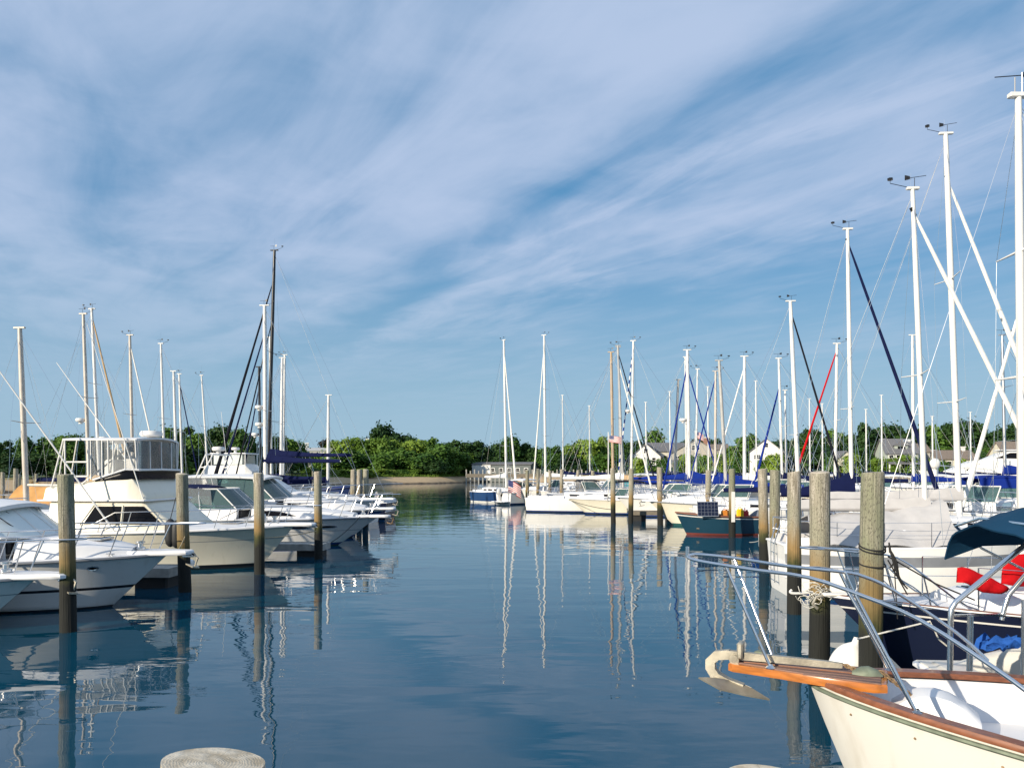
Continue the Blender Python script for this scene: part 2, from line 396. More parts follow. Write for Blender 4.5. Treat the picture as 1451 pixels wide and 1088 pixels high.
L.new(M('MULTIPLY', M('SUBTRACT', 1., SS(sx.outputs['Z'], .02, .32)), .80), hz.inputs[0]); L.new(mx.outputs[2], hz.inputs[6]); hz.inputs[7].default_value = (2.65, 3.9, 4.9, 1)
L.new(hz.outputs[2], bg.inputs['Color'])

# ---------------------------------------------------------------- water
def water():
    m = bpy.data.materials.new('water'); nt, N, L, P = nodes_of(m)
    P.inputs['Base Color'].default_value = (.003, .048, .086, 1); P.inputs['Roughness'].default_value = .015
    P.inputs['IOR'].default_value = 1.5
    tc = N.new('ShaderNodeTexCoord')
    def nz(scl, rot, s, det, dist=0.):
        mp = N.new('ShaderNodeMapping'); mp.inputs['Scale'].default_value = scl; mp.inputs['Rotation'].default_value = (0, 0, rot)
        L.new(tc.outputs['Object'], mp.inputs['Vector'])
        n = N.new('ShaderNodeTexNoise'); n.inputs['Scale'].default_value = s; n.inputs['Detail'].default_value = det; n.inputs['Distortion'].default_value = dist
        n.inputs['Roughness'].default_value = .45
        L.new(mp.outputs['Vector'], n.inputs['Vector']); return n.outputs['Fac']
    def m2(op, a, b):
        n = N.new('ShaderNodeMath'); n.operation = op
        for i, v in enumerate((a, b)):
            if isinstance(v, (int, float)): n.inputs[i].default_value = v
            else: L.new(v, n.inputs[i])
        return n.outputs[0]
    h = m2('ADD', m2('MULTIPLY', nz((.30, .8, 1), .25, 1.0, 1.5, .4), .016), m2('MULTIPLY', nz((.7, 1.6, 1), -.2, 1.5, 1.5, .3), .0042))
    # cat's paws: patches of finer ripple
    patch = nz((.05, .16, 1), .1, 1., 3, .6)
    r = N.new('ShaderNodeMapRange'); r.inputs['From Min'].default_value = .5; r.inputs['From Max'].default_value = .68; L.new(patch, r.inputs['Value'])
    h = m2('ADD', h, m2('MULTIPLY', m2('MULTIPLY', nz((1.2, 3.2, 1), .12, 2.2, 2, .2), .0032), r.outputs[0]))
    b = N.new('ShaderNodeBump'); b.inputs['Strength'].default_value = 1.; b.inputs['Distance'].default_value = 1.
    L.new(h, b.inputs['Height']); L.new(b.outputs['Normal'], P.inputs['Normal'])
    MATS['water'] = m
water()
mb = MB(); mb.add([(-6000, -300, 0), (6000, -300, 0), (6000, 9000, 0), (-6000, 9000, 0)], [(0, 1, 2, 3)], 'water')
structure(mb.build('water', smooth=0))
# ---------------------------------------------------------------- land: one sheet that rises out of the water
def shore_y(x):
    """distance of the waterline at lateral position x"""
    pts = [(-4000, 90), (-170, 95), (-90, 108), (-62, 126), (-46, 158), (-40, 177), (-34, 190), (-22, 201), (-12, 222), (-6, 236), (8, 205), (40, 205), (70, 185), (110, 165), (160, 150), (4000, 140)]
    for (a, b), (c, d) in zip(pts, pts[1:]):
        if a <= x <= c: return lerp(b, d, sm((x - a) / (c - a)))
    return 150
def land_h(x, y):
    d = y - shore_y(x)
    if d < 0: return max(-3., d * .12)
    h = 2.1 * (1 - math.exp(-d / 7.)) + .8 * sm((d - 15) / 40.)
    return h + (.25 * math.sin(x * .21 + y * .13) + .2 * math.sin(x * .07 - y * .2)) * sm((d - 8) / 20) + 1.5 * sm((d - 100) / 500)
def land_mat():
    m = bpy.data.materials.new('land'); nt, N, L, P = nodes_of(m); P.inputs['Roughness'].default_value = .9
    tc = N.new('ShaderNodeTexCoord'); s = N.new('ShaderNodeSeparateXYZ'); L.new(tc.outputs['Object'], s.inputs[0])
    n = N.new('ShaderNodeTexNoise'); n.inputs['Scale'].default_value = .5; n.inputs['Detail'].default_value = 8; L.new(tc.outputs['Object'], n.inputs['Vector'])
    a = N.new('ShaderNodeMath'); a.operation = 'MULTIPLY_ADD'; a.inputs[1].default_value = .7; L.new(n.outputs['Fac'], a.inputs[0]); L.new(s.outputs['Z'], a.inputs[2])
    r = N.new('ShaderNodeValToRGB'); e = r.color_ramp.elements
    mr = N.new('ShaderNodeMath'); mr.operation = 'DIVIDE'; mr.inputs[1].default_value = 3.6; L.new(a.outputs[0], mr.inputs[0])
    e[0].position = .12; e[0].color = (.045, .032, .02, 1); e[1].position = .2; e[1].color = (.42, .30, .175, 1)
    for p, c in ((.26, (.47, .34, .20, 1)), (.56, (.42, .31, .18, 1)), (.66, (.16, .17, .05, 1)), (.78, (.06, .10, .025, 1))):
        x = e.new(p); x.color = c
    L.new(mr.outputs[0], r.inputs['Fac']); L.new(r.outputs['Color'], P.inputs['Base Color'])
    b = N.new('ShaderNodeBump'); b.inputs['Strength'].default_value = .5; b.inputs['Distance'].default_value = .3
    L.new(n.outputs['Fac'], b.inputs['Height']); L.new(b.outputs['Normal'], P.inputs['Normal'])
    MATS['land'] = m
land_mat()
xs = sorted(set([-6000, -3000, -1200, -600, -400] + [x for x in range(-300, 301, 4)] + [400, 600, 1200, 3000, 6000]))
ds = [-22, -8, -3, -1, 0, 1, 2, 3, 5, 7, 9, 12, 15, 19, 24, 30, 40, 55, 80, 120, 200, 400, 900, 2500, 8000]
mb = MB(); vs = []; fs = []
for x in xs:
    for d in ds:
        y = shore_y(x) + d; vs.append((x, y, land_h(x, y)))
k = len(ds)
for i in range(len(xs) - 1):
    for j in range(k - 1): fs.append((i * k + j, (i + 1) * k + j, (i + 1) * k + j + 1, i * k + j + 1))
mb.add(vs, fs, 'land'); structure(mb.build('shore_ground', smooth=180))
# ---------------------------------------------------------------- pilings
rnd = random.Random(7)
def piling(px, d, dia, label, group=None, top=668, material='piling_wood', px_foot=None, z0=-1.5, seg=20):
    X = wx(px, d); ztop = wz(top, d)
    lean = rnd.uniform(-.06, .06) if px_foot is None else (wx(px_foot, d) - X)
    mb = MB(); rings = []; n = seg
    ph = rnd.random() * 6
    zs = [z0, 0, .4, .8, 1.2, 1.7, 2.2, 2.7]
    zs = [z for z in zs if z < ztop - .15] + [ztop - .05, ztop - .008, ztop]
    for z in zs:
        k = 1 + .06 * (1 - z / 3.) + .02 * math.sin(ph + z * 2.1)
        if z == ztop: k *= .93
        elif z == ztop - .008: k *= .985
        cx = lean * (1 - max(z, -1.) / ztop) + .008 * math.sin(ph * 3 + z * 1.3)
        tilt = .02 * math.sin(ph * 5) if z >= ztop - .06 else 0
        ring = []
        for j in range(n):
            q = 2 * PI * j / n
            r = dia / 2 * k * (1 + .018 * math.sin(3 * q + ph) + .012 * math.sin(5 * q + 2 * ph))
            ring.append((cx + r * math.cos(q), r * math.sin(q), z + tilt * math.cos(q + ph)))
        rings.append(ring)
    if material == 'pile_head': rings = rings[:-1]
    mb.loft(rings, material); mb.mi[-1] = mb.m('end_grain')
    o = mb.build('piling', None, (X, d, 0), smooth=50)
    tag(o, label, 'piling', group or 'timber mooring pilings'); return o
GL, GR, GF = 'mooring pilings in front of the motor cruisers', 'mooring pilings in front of the sailboat slips', 'small mooring pilings by the far boats'
P_ = 'piling_wood'; Pg = 'piling_wood_green'
piling(93, 15.2, .285, 'thick green-brown piling beside the cruiser with the lit wheelhouse windshield, its foot black', GL, 672, Pg, 97)
piling(257.5, 20.2, .295, 'grey-green piling in front of the sportfishing boat with black fenders hanging beside it', GL, 671, Pg, 262)
piling(366.5, 23.7, .295, 'pale piling standing in front of the cream bow of the sportfishing boat', GL, 670, P_, 368)
piling(450.5, 27.7, .27, 'piling before the grey-hulled bow with two oval ports, pale above and orange lower down', GL, 668, P_, 451)
piling(1236, 10.7, .30, 'thick mottled green piling with black mooring rope tied around it', GR, 669, Pg, 1234)
piling(1162, 12.3, .30, 'thick pale piling next to the navy bow, green algae and white frayed rope on it', GR, 669, P_, 1160)
piling(1126, 17.1, .285, 'pale grey piling second from the thick rope-tied one, orange stain above its wet foot', GR, 668, P_, 1125)
piling(1098, 22.4, .28, 'green-headed slender piling below the red furled sail', GR, 666, Pg, 1098)
piling(1081, 24.6, .29, 'pale piling with green band right behind the outboard motor of the teal launch', GR, 664, P_, 1083)
p = piling(1037.5, 37.0, .30, 'green piling with a white board nailed to it in front of the teal launch', GR, 664, Pg)
b = MB(); b.box(-.085, .085, -.21, -.165, .72, 2.15, 'white_paint', .012); b.build('white_board', p)
piling(1004, 44, .30, 'piling with a steel band standing just behind the bow of the teal launch', GR, 666, P_)
piling(934.5, 45, .31, 'piling under the dark furled sail beside the raked white bow', GR, 662, P_)
piling(894.5, 46.5, .29, 'rust-stained piling with a red marker next to the small floating dock', GR, 664, P_)
piling(868, 47, .29, 'piling at the stern of the cream skiff, tallest of the far ones', GR, 663, P_)
piling(840, 63.7, .30, 'piling behind the cream skiff in front of the dark bimini', GF, 667, P_)
piling(819, 69, .28, 'piling rising behind the pointed bow of the cream skiff', GF, 666, P_)
piling(796, 68, .32, 'piling above the navy transom of the white express boat', GF, 665, P_)
piling(779.5, 72, .27, 'piling between the folded American flag and the navy transom', GF, 667, P_)
piling(762, 70.5, .30, 'piling left of the American flag on the boat stern', GF, 664, P_)
piling(747, 71.5, .32, 'green-tinged piling close to the bow of the blue-hulled sailboat', GF, 666, Pg)
piling(500.5, 44, .30, 'pale piling nearest the blue dinghy in a cluster of three', GF, 665, P_)
piling(509.5, 46, .30, 'middle piling of the cluster of three beside the blue dinghy', GF, 665, P_)
piling(518.5, 43, .31, 'outermost piling of the cluster of three, with a bent rod on top', GF, 665, P_)
piling(444.5, 60, .25, 'thin short piling next to the blue sail cover, above the cruiser cabins', GF, 667, P_)
for px, top, d, dia in ((4, 669, 50, .24), (22.5, 664, 48, .26), (27, 672, 55, .2), (51.5, 671, 58, .22), (79.5, 670, 56, .24)):
    piling(px, d, dia, 'slender grey piling in the row behind the orange canvas', 'pilings behind the orange canvas', top, P_)
# the timber pile of the quay right under the photographer, and its neighbour
piling(298, 2.36, .30, 'big weathered pile head close to the viewer, pale and cracked, rising from the bottom edge', 'pile heads of the near quay', 1077, 'pile_head', z0=-1.5, seg=48)
piling(1088, 2.45, .27, 'pale pile head barely showing at the bottom edge under the varnished bowsprit', 'pile heads of the near quay', 1102, 'pile_head', z0=-1.5, seg=40)

# ---------------------------------------------------------------- trees
def crown_mesh(seed, material, lobes=9, leaves=3600, flat=.75, size=.055, low=False):
    """unit crown: about 1 wide (radius .5) and 1 high, many small leaf sprays in uneven lobes"""
    r = random.Random(seed); mb = MB(); L_ = []
    for i in range(lobes):
        a = r.random() * 2 * PI; rr = r.uniform(.05, .33); z = r.uniform(.10, .86)
        if low: z = r.uniform(.05, .8)
        k = r.uniform(.12, .28) * (1.15 - .40 * z)
        L_.append((rr * math.cos(a) * (1.1 - .35 * z), rr * math.sin(a) * (1.1 - .35 * z), z, k))
    L_.append((0, 0, .45, .3))
    tot = sum(k ** 2 for *_, k in L_)
    vs = []; fs = []
    for (cx, cy, cz, k) in L_:
        n = int(leaves * k * k / tot)
        for _ in range(n):
            zz = r.uniform(-.8, 1); a = r.random() * 2 * PI; q = math.sqrt(1 - zz * zz)
            rad = k * (r.random() ** .28 if r.random() < .84 else r.uniform(1., 1.5)) * (1 + .22 * math.sin(3 * a + cx * 40) * q) * r.uniform(.86, 1.16)
            p = Vector((cx + rad * q * math.cos(a), cy + rad * q * math.sin(a), cz + rad * zz * flat))
            nn = (Vector((q * math.cos(a), q * math.sin(a), zz)) + Vector((r.gauss(0, .55), r.gauss(0, .55), r.gauss(0, .55) + .25))).normalized()
            t = nn.orthogonal().normalized(); t = (Matrix.Rotation(r.random() * 6.28, 3, nn) @ t); b = nn.cross(t)
            s1 = size * r.uniform(.5, 1.25); s2 = s1 * r.uniform(.5, .95); o = len(vs)
            vs += [p - t * s1, p - b * s2 * .8 + t * s1 * .1, p + t * s1 * .9 + nn * s1 * .2, p + b * s2]
            fs.append((o, o + 1, o + 2, o + 3))
    mb.add(vs, fs, material); return mb.mesh('crown', smooth=0)
def trunk_mesh(seed):
    r = random.Random(seed); mb = MB()
    mb.tube([(0, 0, -.15), (.01, .005, .12), (.0, .015, .3), (.02, .0, .6)], [.035, .028, .022, .010], 'bark', 8)
    for i in range(5):
        a = i * 1.3 + r.random(); z = r.uniform(.14, .36)
        mb.tube([(0, .01, z), (.12 * math.cos(a), .12 * math.sin(a), z + .13), (.26 * math.cos(a), .26 * math.sin(a), z + .24)], [.016, .011, .005], 'bark', 5)
    return mb.mesh('trunk', smooth=60)
CR = {}
for kind, material, sizes in (('dark', 'leaf_dark', 3), ('mid', 'leaf_mid', 4), ('light', 'leaf_light', 3), ('bronze', 'leaf_bronze', 1)):
    CR[kind] = [crown_mesh(100 + 7 * i + len(kind), material, lobes=9 + 2 * (i % 3), flat=.7 + .12 * (i % 3)) for i in range(sizes)]
BUSH = {k: crown_mesh(300 + i, m_, lobes=12, leaves=3000, low=True) for i, (k, m_) in enumerate((('mid', 'leaf_mid'), ('light', 'leaf_light'), ('dark', 'leaf_dark')))}
TR = [trunk_mesh(i) for i in range(3)]
tcount = 0
def tree(px, ytop, width_px, d, kind, label, group, name='broadleaf_tree', ybase=None, bush=False):
    global tcount
    d = max(d, shore_y(wx(px, d)) + (11 if bush else 15)); X = wx(px, d); zg = land_h(X, d); ztop = wz(ytop, d); H = ztop - zg; W = width_px / F * d
    rt = empty(name, (X, d, zg), rnd.random() * 6.28); tag(rt, label, 'tree' if not bush else 'bush', group)
    base = .16 if not bush else 0.
    cm = BUSH[kind] if bush else CR[kind][tcount % len(CR[kind])]
    c = bpy.data.objects.new('crown', cm); COL.objects.link(c); c.parent = rt
    Hc = H * (1 - base); c.location = (0, 0, H * base); c.scale = (W * 1.12, W * 1.12, Hc * 1.0)
    t = bpy.data.objects.new('trunk', TR[tcount % 3]); COL.objects.link(t); t.parent = rt
    t.scale = (H * .7,) * 2 + (H,) if not bush else (H * .5, H * .5, H * .8)
    tcount += 1
    return rt
def band(x0, x1, n, y_a, y_b, d0, d1, w0, w1, kinds, label, group, bush=False):
    for i in range(n):
        px = lerp(x0, x1, (i + rnd.uniform(.15, .85)) / n)
        tree(px, rnd.uniform(y_a, y_b), rnd.uniform(w0, w1), rnd.uniform(d0, d1), rnd.choice(kinds), label, group, bush=bush)
# behind the motor cruisers, far side of the left dock
gA = 'trees behind the sportfishing boat'
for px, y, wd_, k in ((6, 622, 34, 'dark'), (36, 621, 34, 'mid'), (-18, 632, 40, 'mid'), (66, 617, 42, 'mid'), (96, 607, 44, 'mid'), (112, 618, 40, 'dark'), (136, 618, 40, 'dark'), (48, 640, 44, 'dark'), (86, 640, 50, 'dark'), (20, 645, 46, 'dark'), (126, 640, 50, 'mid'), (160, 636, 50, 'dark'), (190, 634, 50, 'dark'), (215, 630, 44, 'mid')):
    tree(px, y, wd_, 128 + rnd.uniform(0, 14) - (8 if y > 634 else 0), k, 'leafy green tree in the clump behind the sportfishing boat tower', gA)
gB = 'trees behind the tall black mast'
for px, y, wd_, k in ((240, 604, 44, 'mid'), (262, 602, 40, 'dark'), (284, 606, 44, 'mid'), (312, 603, 44, 'dark'), (338, 606, 40, 'mid'), (356, 614, 36, 'dark'), (392, 618, 44, 'dark'), (414, 624, 44, 'mid'), (428, 634, 30, 'dark'), (250, 630, 50, 'mid'), (290, 632, 54, 'dark'), (330, 632, 54, 'mid'), (376, 634, 50, 'dark'), (408, 640, 44, 'dark')):
    tree(px, y, wd_, 150 + rnd.uniform(0, 16) - (8 if y > 626 else 0), k, 'dark leafy tree in the stand behind the tall black mast', gB)
# the wooded point with the beach
tree(463, 617, 34, 236, 'bronze', 'purple-bronze tree rising behind the flat white roof', 'trees of the wooded point')
tree(541, 601, 40, 245, 'dark', 'tallest tree of the wooded point, its crown above all the others', 'trees of the wooded point')
tree(566, 611, 40, 248, 'dark', 'dark rounded tree beside the tallest crown of the wooded point', 'trees of the wooded point')
tree(604, 618, 46, 240, 'mid', 'rounded tree in the middle of the wooded point skyline', 'trees of the wooded point')
tree(628, 621, 36, 238, 'mid', 'mid green tree right of the middle of the wooded point skyline', 'trees of the wooded point')
tree(651, 622, 40, 236, 'dark', 'dark tree second from the low end of the wooded point', 'trees of the wooded point')
tree(674, 623, 44, 232, 'dark', 'dark spreading tree at the seaward end of the wooded point', 'trees of the wooded point')
tree(582, 620, 30, 244, 'dark', 'narrow dark tree in the skyline of the wooded point', 'trees of the wooded point')
gC = 'pale green trees over the beach'
for px, y in ((480, 625), (497, 621), (514, 619), (531, 621), (549, 619), (566, 622), (584, 624), (470, 636), (600, 631)):
    tree(px, y, rnd.uniform(34, 42), rnd.uniform(225, 232), 'light', 'pale yellow-green tree in the upper belt over the beach', gC)
gD = 'dark green trees along the beach'
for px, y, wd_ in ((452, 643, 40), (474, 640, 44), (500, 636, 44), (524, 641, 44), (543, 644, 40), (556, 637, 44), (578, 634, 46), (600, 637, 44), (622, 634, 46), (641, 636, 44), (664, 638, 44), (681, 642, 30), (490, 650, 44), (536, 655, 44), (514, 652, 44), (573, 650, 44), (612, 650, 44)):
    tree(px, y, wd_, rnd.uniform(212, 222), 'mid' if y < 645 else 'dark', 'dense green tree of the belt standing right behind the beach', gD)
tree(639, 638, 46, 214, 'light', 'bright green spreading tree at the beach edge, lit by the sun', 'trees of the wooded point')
gE = 'low bushes on the beach edge'
for px in (436, 452, 468, 520, 537, 552, 569, 586, 603, 618, 634, 650, 664, 678, 484, 503):
    tree(px, rnd.uniform(660, 665), rnd.uniform(24, 32), shore_y(wx(px, 205)) + rnd.uniform(14, 18), rnd.choice(['light', 'mid']), 'low green bush at the top of the sandy beach', gE, 'low_bush', bush=True)
# behind the boathouse and on to the right
gF = 'trees behind the low boathouse'
for px, y, wd_, k in ((694, 634, 26, 'dark'), (706, 628, 30, 'dark'), (722, 620, 34, 'mid'), (742, 626, 34, 'dark'), (757, 634, 30, 'dark'), (772, 628, 30, 'mid'), (716, 640, 36, 'dark'), (748, 642, 36, 'dark')):
    tree(px, y, wd_, rnd.uniform(262, 276), k, 'dark tree standing behind the low white boathouse', gF)
gG = 'green trees between the boathouse and the gabled houses'
for px, y, wd_, k in ((786, 629, 30, 'mid'), (802, 630, 30, 'light'), (818, 628, 34, 'mid'), (834, 623, 36, 'light'), (850, 626, 30, 'mid'), (860, 617, 34, 'light'), (874, 625, 30, 'mid'), (782, 644, 40, 'mid'), (806, 644, 40, 'dark'), (830, 644, 40, 'mid'), (856, 644, 40, 'mid'), (880, 640, 36, 'dark')):
    tree(px, y, wd_, rnd.uniform(228, 242), k, 'leafy tree of the green belt between the boathouse and the gabled houses', gG)
gH = 'trees behind the gabled houses'
for px, y, wd_, k in ((900, 622, 36, 'dark'), (912, 628, 34, 'dark'), (928, 611, 40, 'mid'), (946, 628, 30, 'dark'), (972, 622, 36, 'dark'), (994, 618, 36, 'dark'), (1012, 620, 36, 'dark'), (1030, 628, 30, 'dark')):
    tree(px, y, wd_, rnd.uniform(285, 300), k, 'dark tree showing above the roofs of the gabled houses', gH)
tree(1056, 613, 50, 215, 'mid', 'broad round dark-green tree left of the white gabled house', 'trees by the white gabled house')
tree(1043, 626, 34, 212, 'mid', 'smaller round tree leaning on the broad round one by the white gabled house', 'trees by the white gabled house')
tree(1070, 622, 34, 212, 'dark', 'tree tucked between the broad round one and the white gabled house', 'trees by the white gabled house')
gI = 'dark trees along the right shore'
for px, y, wd_, k in ((1102, 624, 34, 'dark'), (1118, 621, 36, 'dark'), (1136, 612, 40, 'dark'), (1150, 607, 40, 'dark'), (1168, 616, 36, 'dark'), (1186, 606, 40, 'mid'), (1204, 616, 36, 'dark'), (1222, 598, 44, 'dark'), (1240, 608, 40, 'dark'), (1256, 601, 44, 'dark'), (1274, 602, 40, 'dark'), (1291, 604, 40, 'dark'), (1310, 604, 40, 'dark'), (1326, 599, 44, 'mid'), (1345, 597, 44, 'dark'), (1364, 595, 50, 'dark'), (1384, 598, 44, 'dark'), (1402, 612, 36, 'dark'), (1420, 606, 40, 'dark'), (1440, 598, 44, 'dark'), (1462, 602, 44, 'dark')):
    tree(px, y, wd_, rnd.uniform(228, 244), k, 'dark tree of the unbroken belt along the shore behind the sailboat masts', gI)
gJ = 'lower trees along the right shore'
for i, px in enumerate(range(1098, 1470, 17)):
    tree(px + rnd.uniform(-4, 4), rnd.uniform(628, 640), rnd.uniform(36, 46), rnd.uniform(212, 222), ('dark', 'dark', 'mid', 'dark')[i % 4], 'lower tree filling the belt under the taller dark crowns', gJ)
for px in (916, 1000, 1014, 960, 1262, 1338, 1080, 1392, 1180, 905, 936, 975, 1030, 1046, 1096, 1204, 1244, 1286, 1312, 1360, 1410, 1452):
    tree(px, rnd.uniform(640, 650), rnd.uniform(20, 34), 194, rnd.choice(['mid', 'light']), 'garden bush in front of the shore houses', 'garden bushes before the shore houses', 'garden_bush', bush=True)

# ---------------------------------------------------------------- houses
mat('wall_white', (.74, .73, .70), .7, var=.08, bump=.2, bscale=4); mat('wall_shingle', (.42, .39, .34), .85, var=.25, scale=6); mat('wall_cream', (.66, .62, .50), .7)
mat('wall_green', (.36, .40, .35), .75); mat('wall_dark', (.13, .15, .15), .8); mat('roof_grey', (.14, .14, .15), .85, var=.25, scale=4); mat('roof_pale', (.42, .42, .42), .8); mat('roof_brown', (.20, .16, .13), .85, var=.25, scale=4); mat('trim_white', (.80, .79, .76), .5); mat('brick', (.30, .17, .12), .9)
def house(px, d, ybase, label, name, W, D, eave, ridge, wall, roof, axis='x', rz=0., wins=(), chim=None, porch=None, dormer=None, zg=None):
    """gabled block: W across, D deep; ridge along x (roof slope faces us) or along y (gable faces us)"""
    X = wx(px, d); z0 = land_h(X, d) if zg is None else zg
    r = empty(name, (X, d, z0), rz); tag(r, label, 'house', 'shore houses')
    hw, hd = W / 2, D / 2; mb = MB(); mb.box(-hw, hw, -hd, hd, -1.5, eave, wall)
    o = .35; rf = MB(); t = .22
    if axis == 'y':
        mb.prism([(-hw, eave), (hw, eave), (0, ridge)], lambda a, b: (a, -hd, b), lambda a, b: (a, hd, b), wall)
        sl_ = (ridge - eave) / hw
        for s in (-1, 1): rf.prism([(s * (hw + o), eave - sl_ * o), (0, ridge), (0, ridge + t), (s * (hw + o), eave - sl_ * o + t)], lambda a, b: (a, -hd - o, b + .01), lambda a, b: (a, hd + o, b + .01), roof)
    else:
        mb.prism([(-hd, eave), (hd, eave), (0, ridge)], lambda a, b: (-hw, a, b), lambda a, b: (hw, a, b), wall)
        sl_ = (ridge - eave) / hd
        for s in (-1, 1): rf.prism([(s * (hd + o), eave - sl_ * o), (0, ridge), (0, ridge + t), (s * (hd + o), eave - sl_ * o + t)], lambda a, b: (-hw - o, a, b + .01), lambda a, b: (hw + o, a, b + .01), roof)
    mb.build('wall', r, smooth=0); ro = rf.build('roof', r, smooth=0)
    if chim:
        c = MB(); cx, cy, cw, ct = chim; c.box(cx - cw, cx + cw, cy - cw, cy + cw, eave, ct, 'wall_white' if wall != 'wall_shingle' else 'brick', .03); c.box(cx - cw - .12, cx + cw + .12, cy - cw - .12, cy + cw + .12, ct, ct + .25, 'wall_white'); c.build('chimney', ro, smooth=0)
    for (wx_, wz_, ww, wh) in wins:
        f = MB(); y = -hd
        f.box(wx_ - ww / 2 - .12, wx_ + ww / 2 + .12, y - .07, y + .05, wz_ - .14, wz_ + wh + .14, 'trim_white'); fo = f.build('window', r, smooth=0)
        g = MB(); nx = max(1, round(ww / 1.1))
        for q in range(nx):
            a = wx_ - ww / 2 + q * ww / nx; g.box(a + .04, a + ww / nx - .04, y - .1, y - .04, wz_, wz_ + wh * .48, 'window_black'); g.box(a + .04, a + ww / nx - .04, y - .1, y - .04, wz_ + wh * .54, wz_ + wh, 'window_black')
        g.build('pane', fo, smooth=0)
    if porch:
        pd, ph = porch; q = MB(); q.prism([(-hd - pd, ph), (-hd - .02, ph + .9), (-hd - .02, ph + 1.1), (-hd - pd, ph + .2)], lambda a, b: (-hw, a, b), lambda a, b: (hw, a, b), roof); q.build('porch_roof', r, smooth=0)
        q = MB(); n = max(3, int(W / 2.2))
        for k in range(n + 1):
            x = lerp(-hw + .15, hw - .15, k / n); q.box(x - .13, x + .13, -hd - pd + .1, -hd - pd + .36, -1, ph, 'trim_white')
        q.box(-hw, hw, -hd - pd, -hd - .02, -.8, .25, 'trim_white'); q.build('porch', r, smooth=0)
    if dormer:
        dx, dw, dz, dh = dormer; q = MB(); q.box(dx - dw / 2, dx + dw / 2, -hd * .75, 0, dz, dz + dh, wall)
        q.prism([(-dw / 2 - .3, dz + dh), (dw / 2 + .3, dz + dh), (0, dz + dh + dw * .42)], lambda a, b: (dx + a, -hd * .75 - .25, b), lambda a, b: (dx + a, 0, b), roof); q.box(dx - dw * .28, dx + dw * .28, -hd * .75 - .05, -hd * .75 + .02, dz + dh * .35, dz + dh * .85, 'window_black'); q.build('dormer', r, smooth=0)
    return r
def row(x0, x1, n, z, w, h): return [(lerp(x0, x1, k / max(1, n - 1)), z, w, h) for k in range(n)]
def hb(d, y): return wz(y, d)
# low white boathouse
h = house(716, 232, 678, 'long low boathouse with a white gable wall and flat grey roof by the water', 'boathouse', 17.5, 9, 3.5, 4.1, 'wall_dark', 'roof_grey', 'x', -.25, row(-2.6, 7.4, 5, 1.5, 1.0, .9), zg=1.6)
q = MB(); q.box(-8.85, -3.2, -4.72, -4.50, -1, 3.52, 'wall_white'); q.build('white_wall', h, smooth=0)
house(450, 228, 0, 'white house with a broad pale roof half hidden in trees, left of the point', 'shore_house', 8.5, 7, 6.2, 7.0, 'wall_white', 'roof_pale', 'x', .1, [(-2.6, 4.2, 1.2, 1.3), (.2, 4.2, 1.2, 1.3)], (-3, 0, .45, 8.4))
house(530, 229, 0, 'cream house with a white chimney peeping out of the treetops above the beach', 'shore_house', 4.6, 6, 6.4, 8.6, 'wall_cream', 'roof_pale', 'x', .1, [(.2, 4.6, 1.2, 1.3)], (-1.9, 0, .4, 9.2))
house(917, 250, 0, 'pale two-storey house with a small gable behind the dark furled sail', 'shore_house', 9, 10, 5.2, 9.2, 'wall_white', 'roof_grey', 'y', -.25, row(-2.5, 2.5, 3, 3.3, 1.1, 1.5) + row(-2.5, 2.5, 3, .6, 1.1, 1.7) + [(0, 6.3, 1.2, 1.3)])
house(943, 258, 0, 'long grey-roofed house wing between the two gabled houses', 'shore_house', 12, 8, 6.6, 9.3, 'wall_cream', 'roof_grey', 'x', .1, row(-4, 4, 4, 3.6, 1.1, 1.5))
house(985, 246, 0, 'grand shingled house with a broad white-framed gable and porch', 'shore_house', 15.5, 11, 5.7, 10.2, 'wall_shingle', 'roof_grey', 'y', -.2, row(-5.4, 5.4, 5, 3.6, 1.9, 1.5) + [(0, 7., 2.2, 1.4)], None, (3, 2.9))
house(1012, 252, 0, 'tall dark shingled block with brick chimneys beside the grand gable', 'shore_house', 8, 8, 7.2, 8.8, 'wall_shingle', 'roof_brown', 'x', -.1, row(-2.4, 2.4, 3, 4.2, 1.1, 1.7), (-2.5, 0, .8, 11))
house(1086, 206, 0, 'bright white house whose steep gable faces the harbour', 'shore_house', 8.1, 12, 6.0, 9.3, 'wall_white', 'roof_grey', 'y', -.32, [(-2.2, 4.2, 1.5, 1.0), (1.0, 4.2, 1.5, 1.0), (2.9, 4.2, .8, 1.0), (0, 7.2, .9, 1.0), (2, .8, 1.2, 1.9), (-2, .8, 1.2, 1.9)], None, None)
house(1193, 205, 0, 'small cream house glimpsed between the white masts', 'shore_house', 3.6, 5, 4.2, 5.8, 'wall_cream', 'roof_grey', 'y', 0, [(0, 2.8, 1.2, 1.3)])
house(1270, 198, 0, 'grey-green house with a hipped grey roof, white gable dormer and columned porch', 'shore_house', 7.6, 8, 5.4, 8.9, 'wall_green', 'roof_grey', 'x', -.12, row(-2.6, 2.6, 4, 3.4, 1., 1.5), None, (2.2, 2.6), (0.2, 3.2, 5.9, 1.4))
house(1293, 206, 0, 'grey-roofed wing behind the house with the columned porch', 'shore_house', 6, 7, 6.0, 8.0, 'wall_shingle', 'roof_brown', 'x', -.1, [(1, 3.6, 1.1, 1.4)])
house(1345, 204, 0, 'long low cottage with a grey roof behind the dark blue furled sail', 'shore_house', 10.5, 7, 3.9, 6.0, 'wall_cream', 'roof_brown', 'x', 0, row(-4, 4, 5, 2.0, 1.1, 1.2), (3.6, 0, .4, 6.9))
house(1440, 190, 0, 'brown-roofed house at the far end of the shore behind the white motor yacht', 'shore_house', 9, 8, 4.6, 7.7, 'wall_cream', 'roof_brown', 'x', -.1, row(-3, 3, 3, 2.4, 1.1, 1.3))
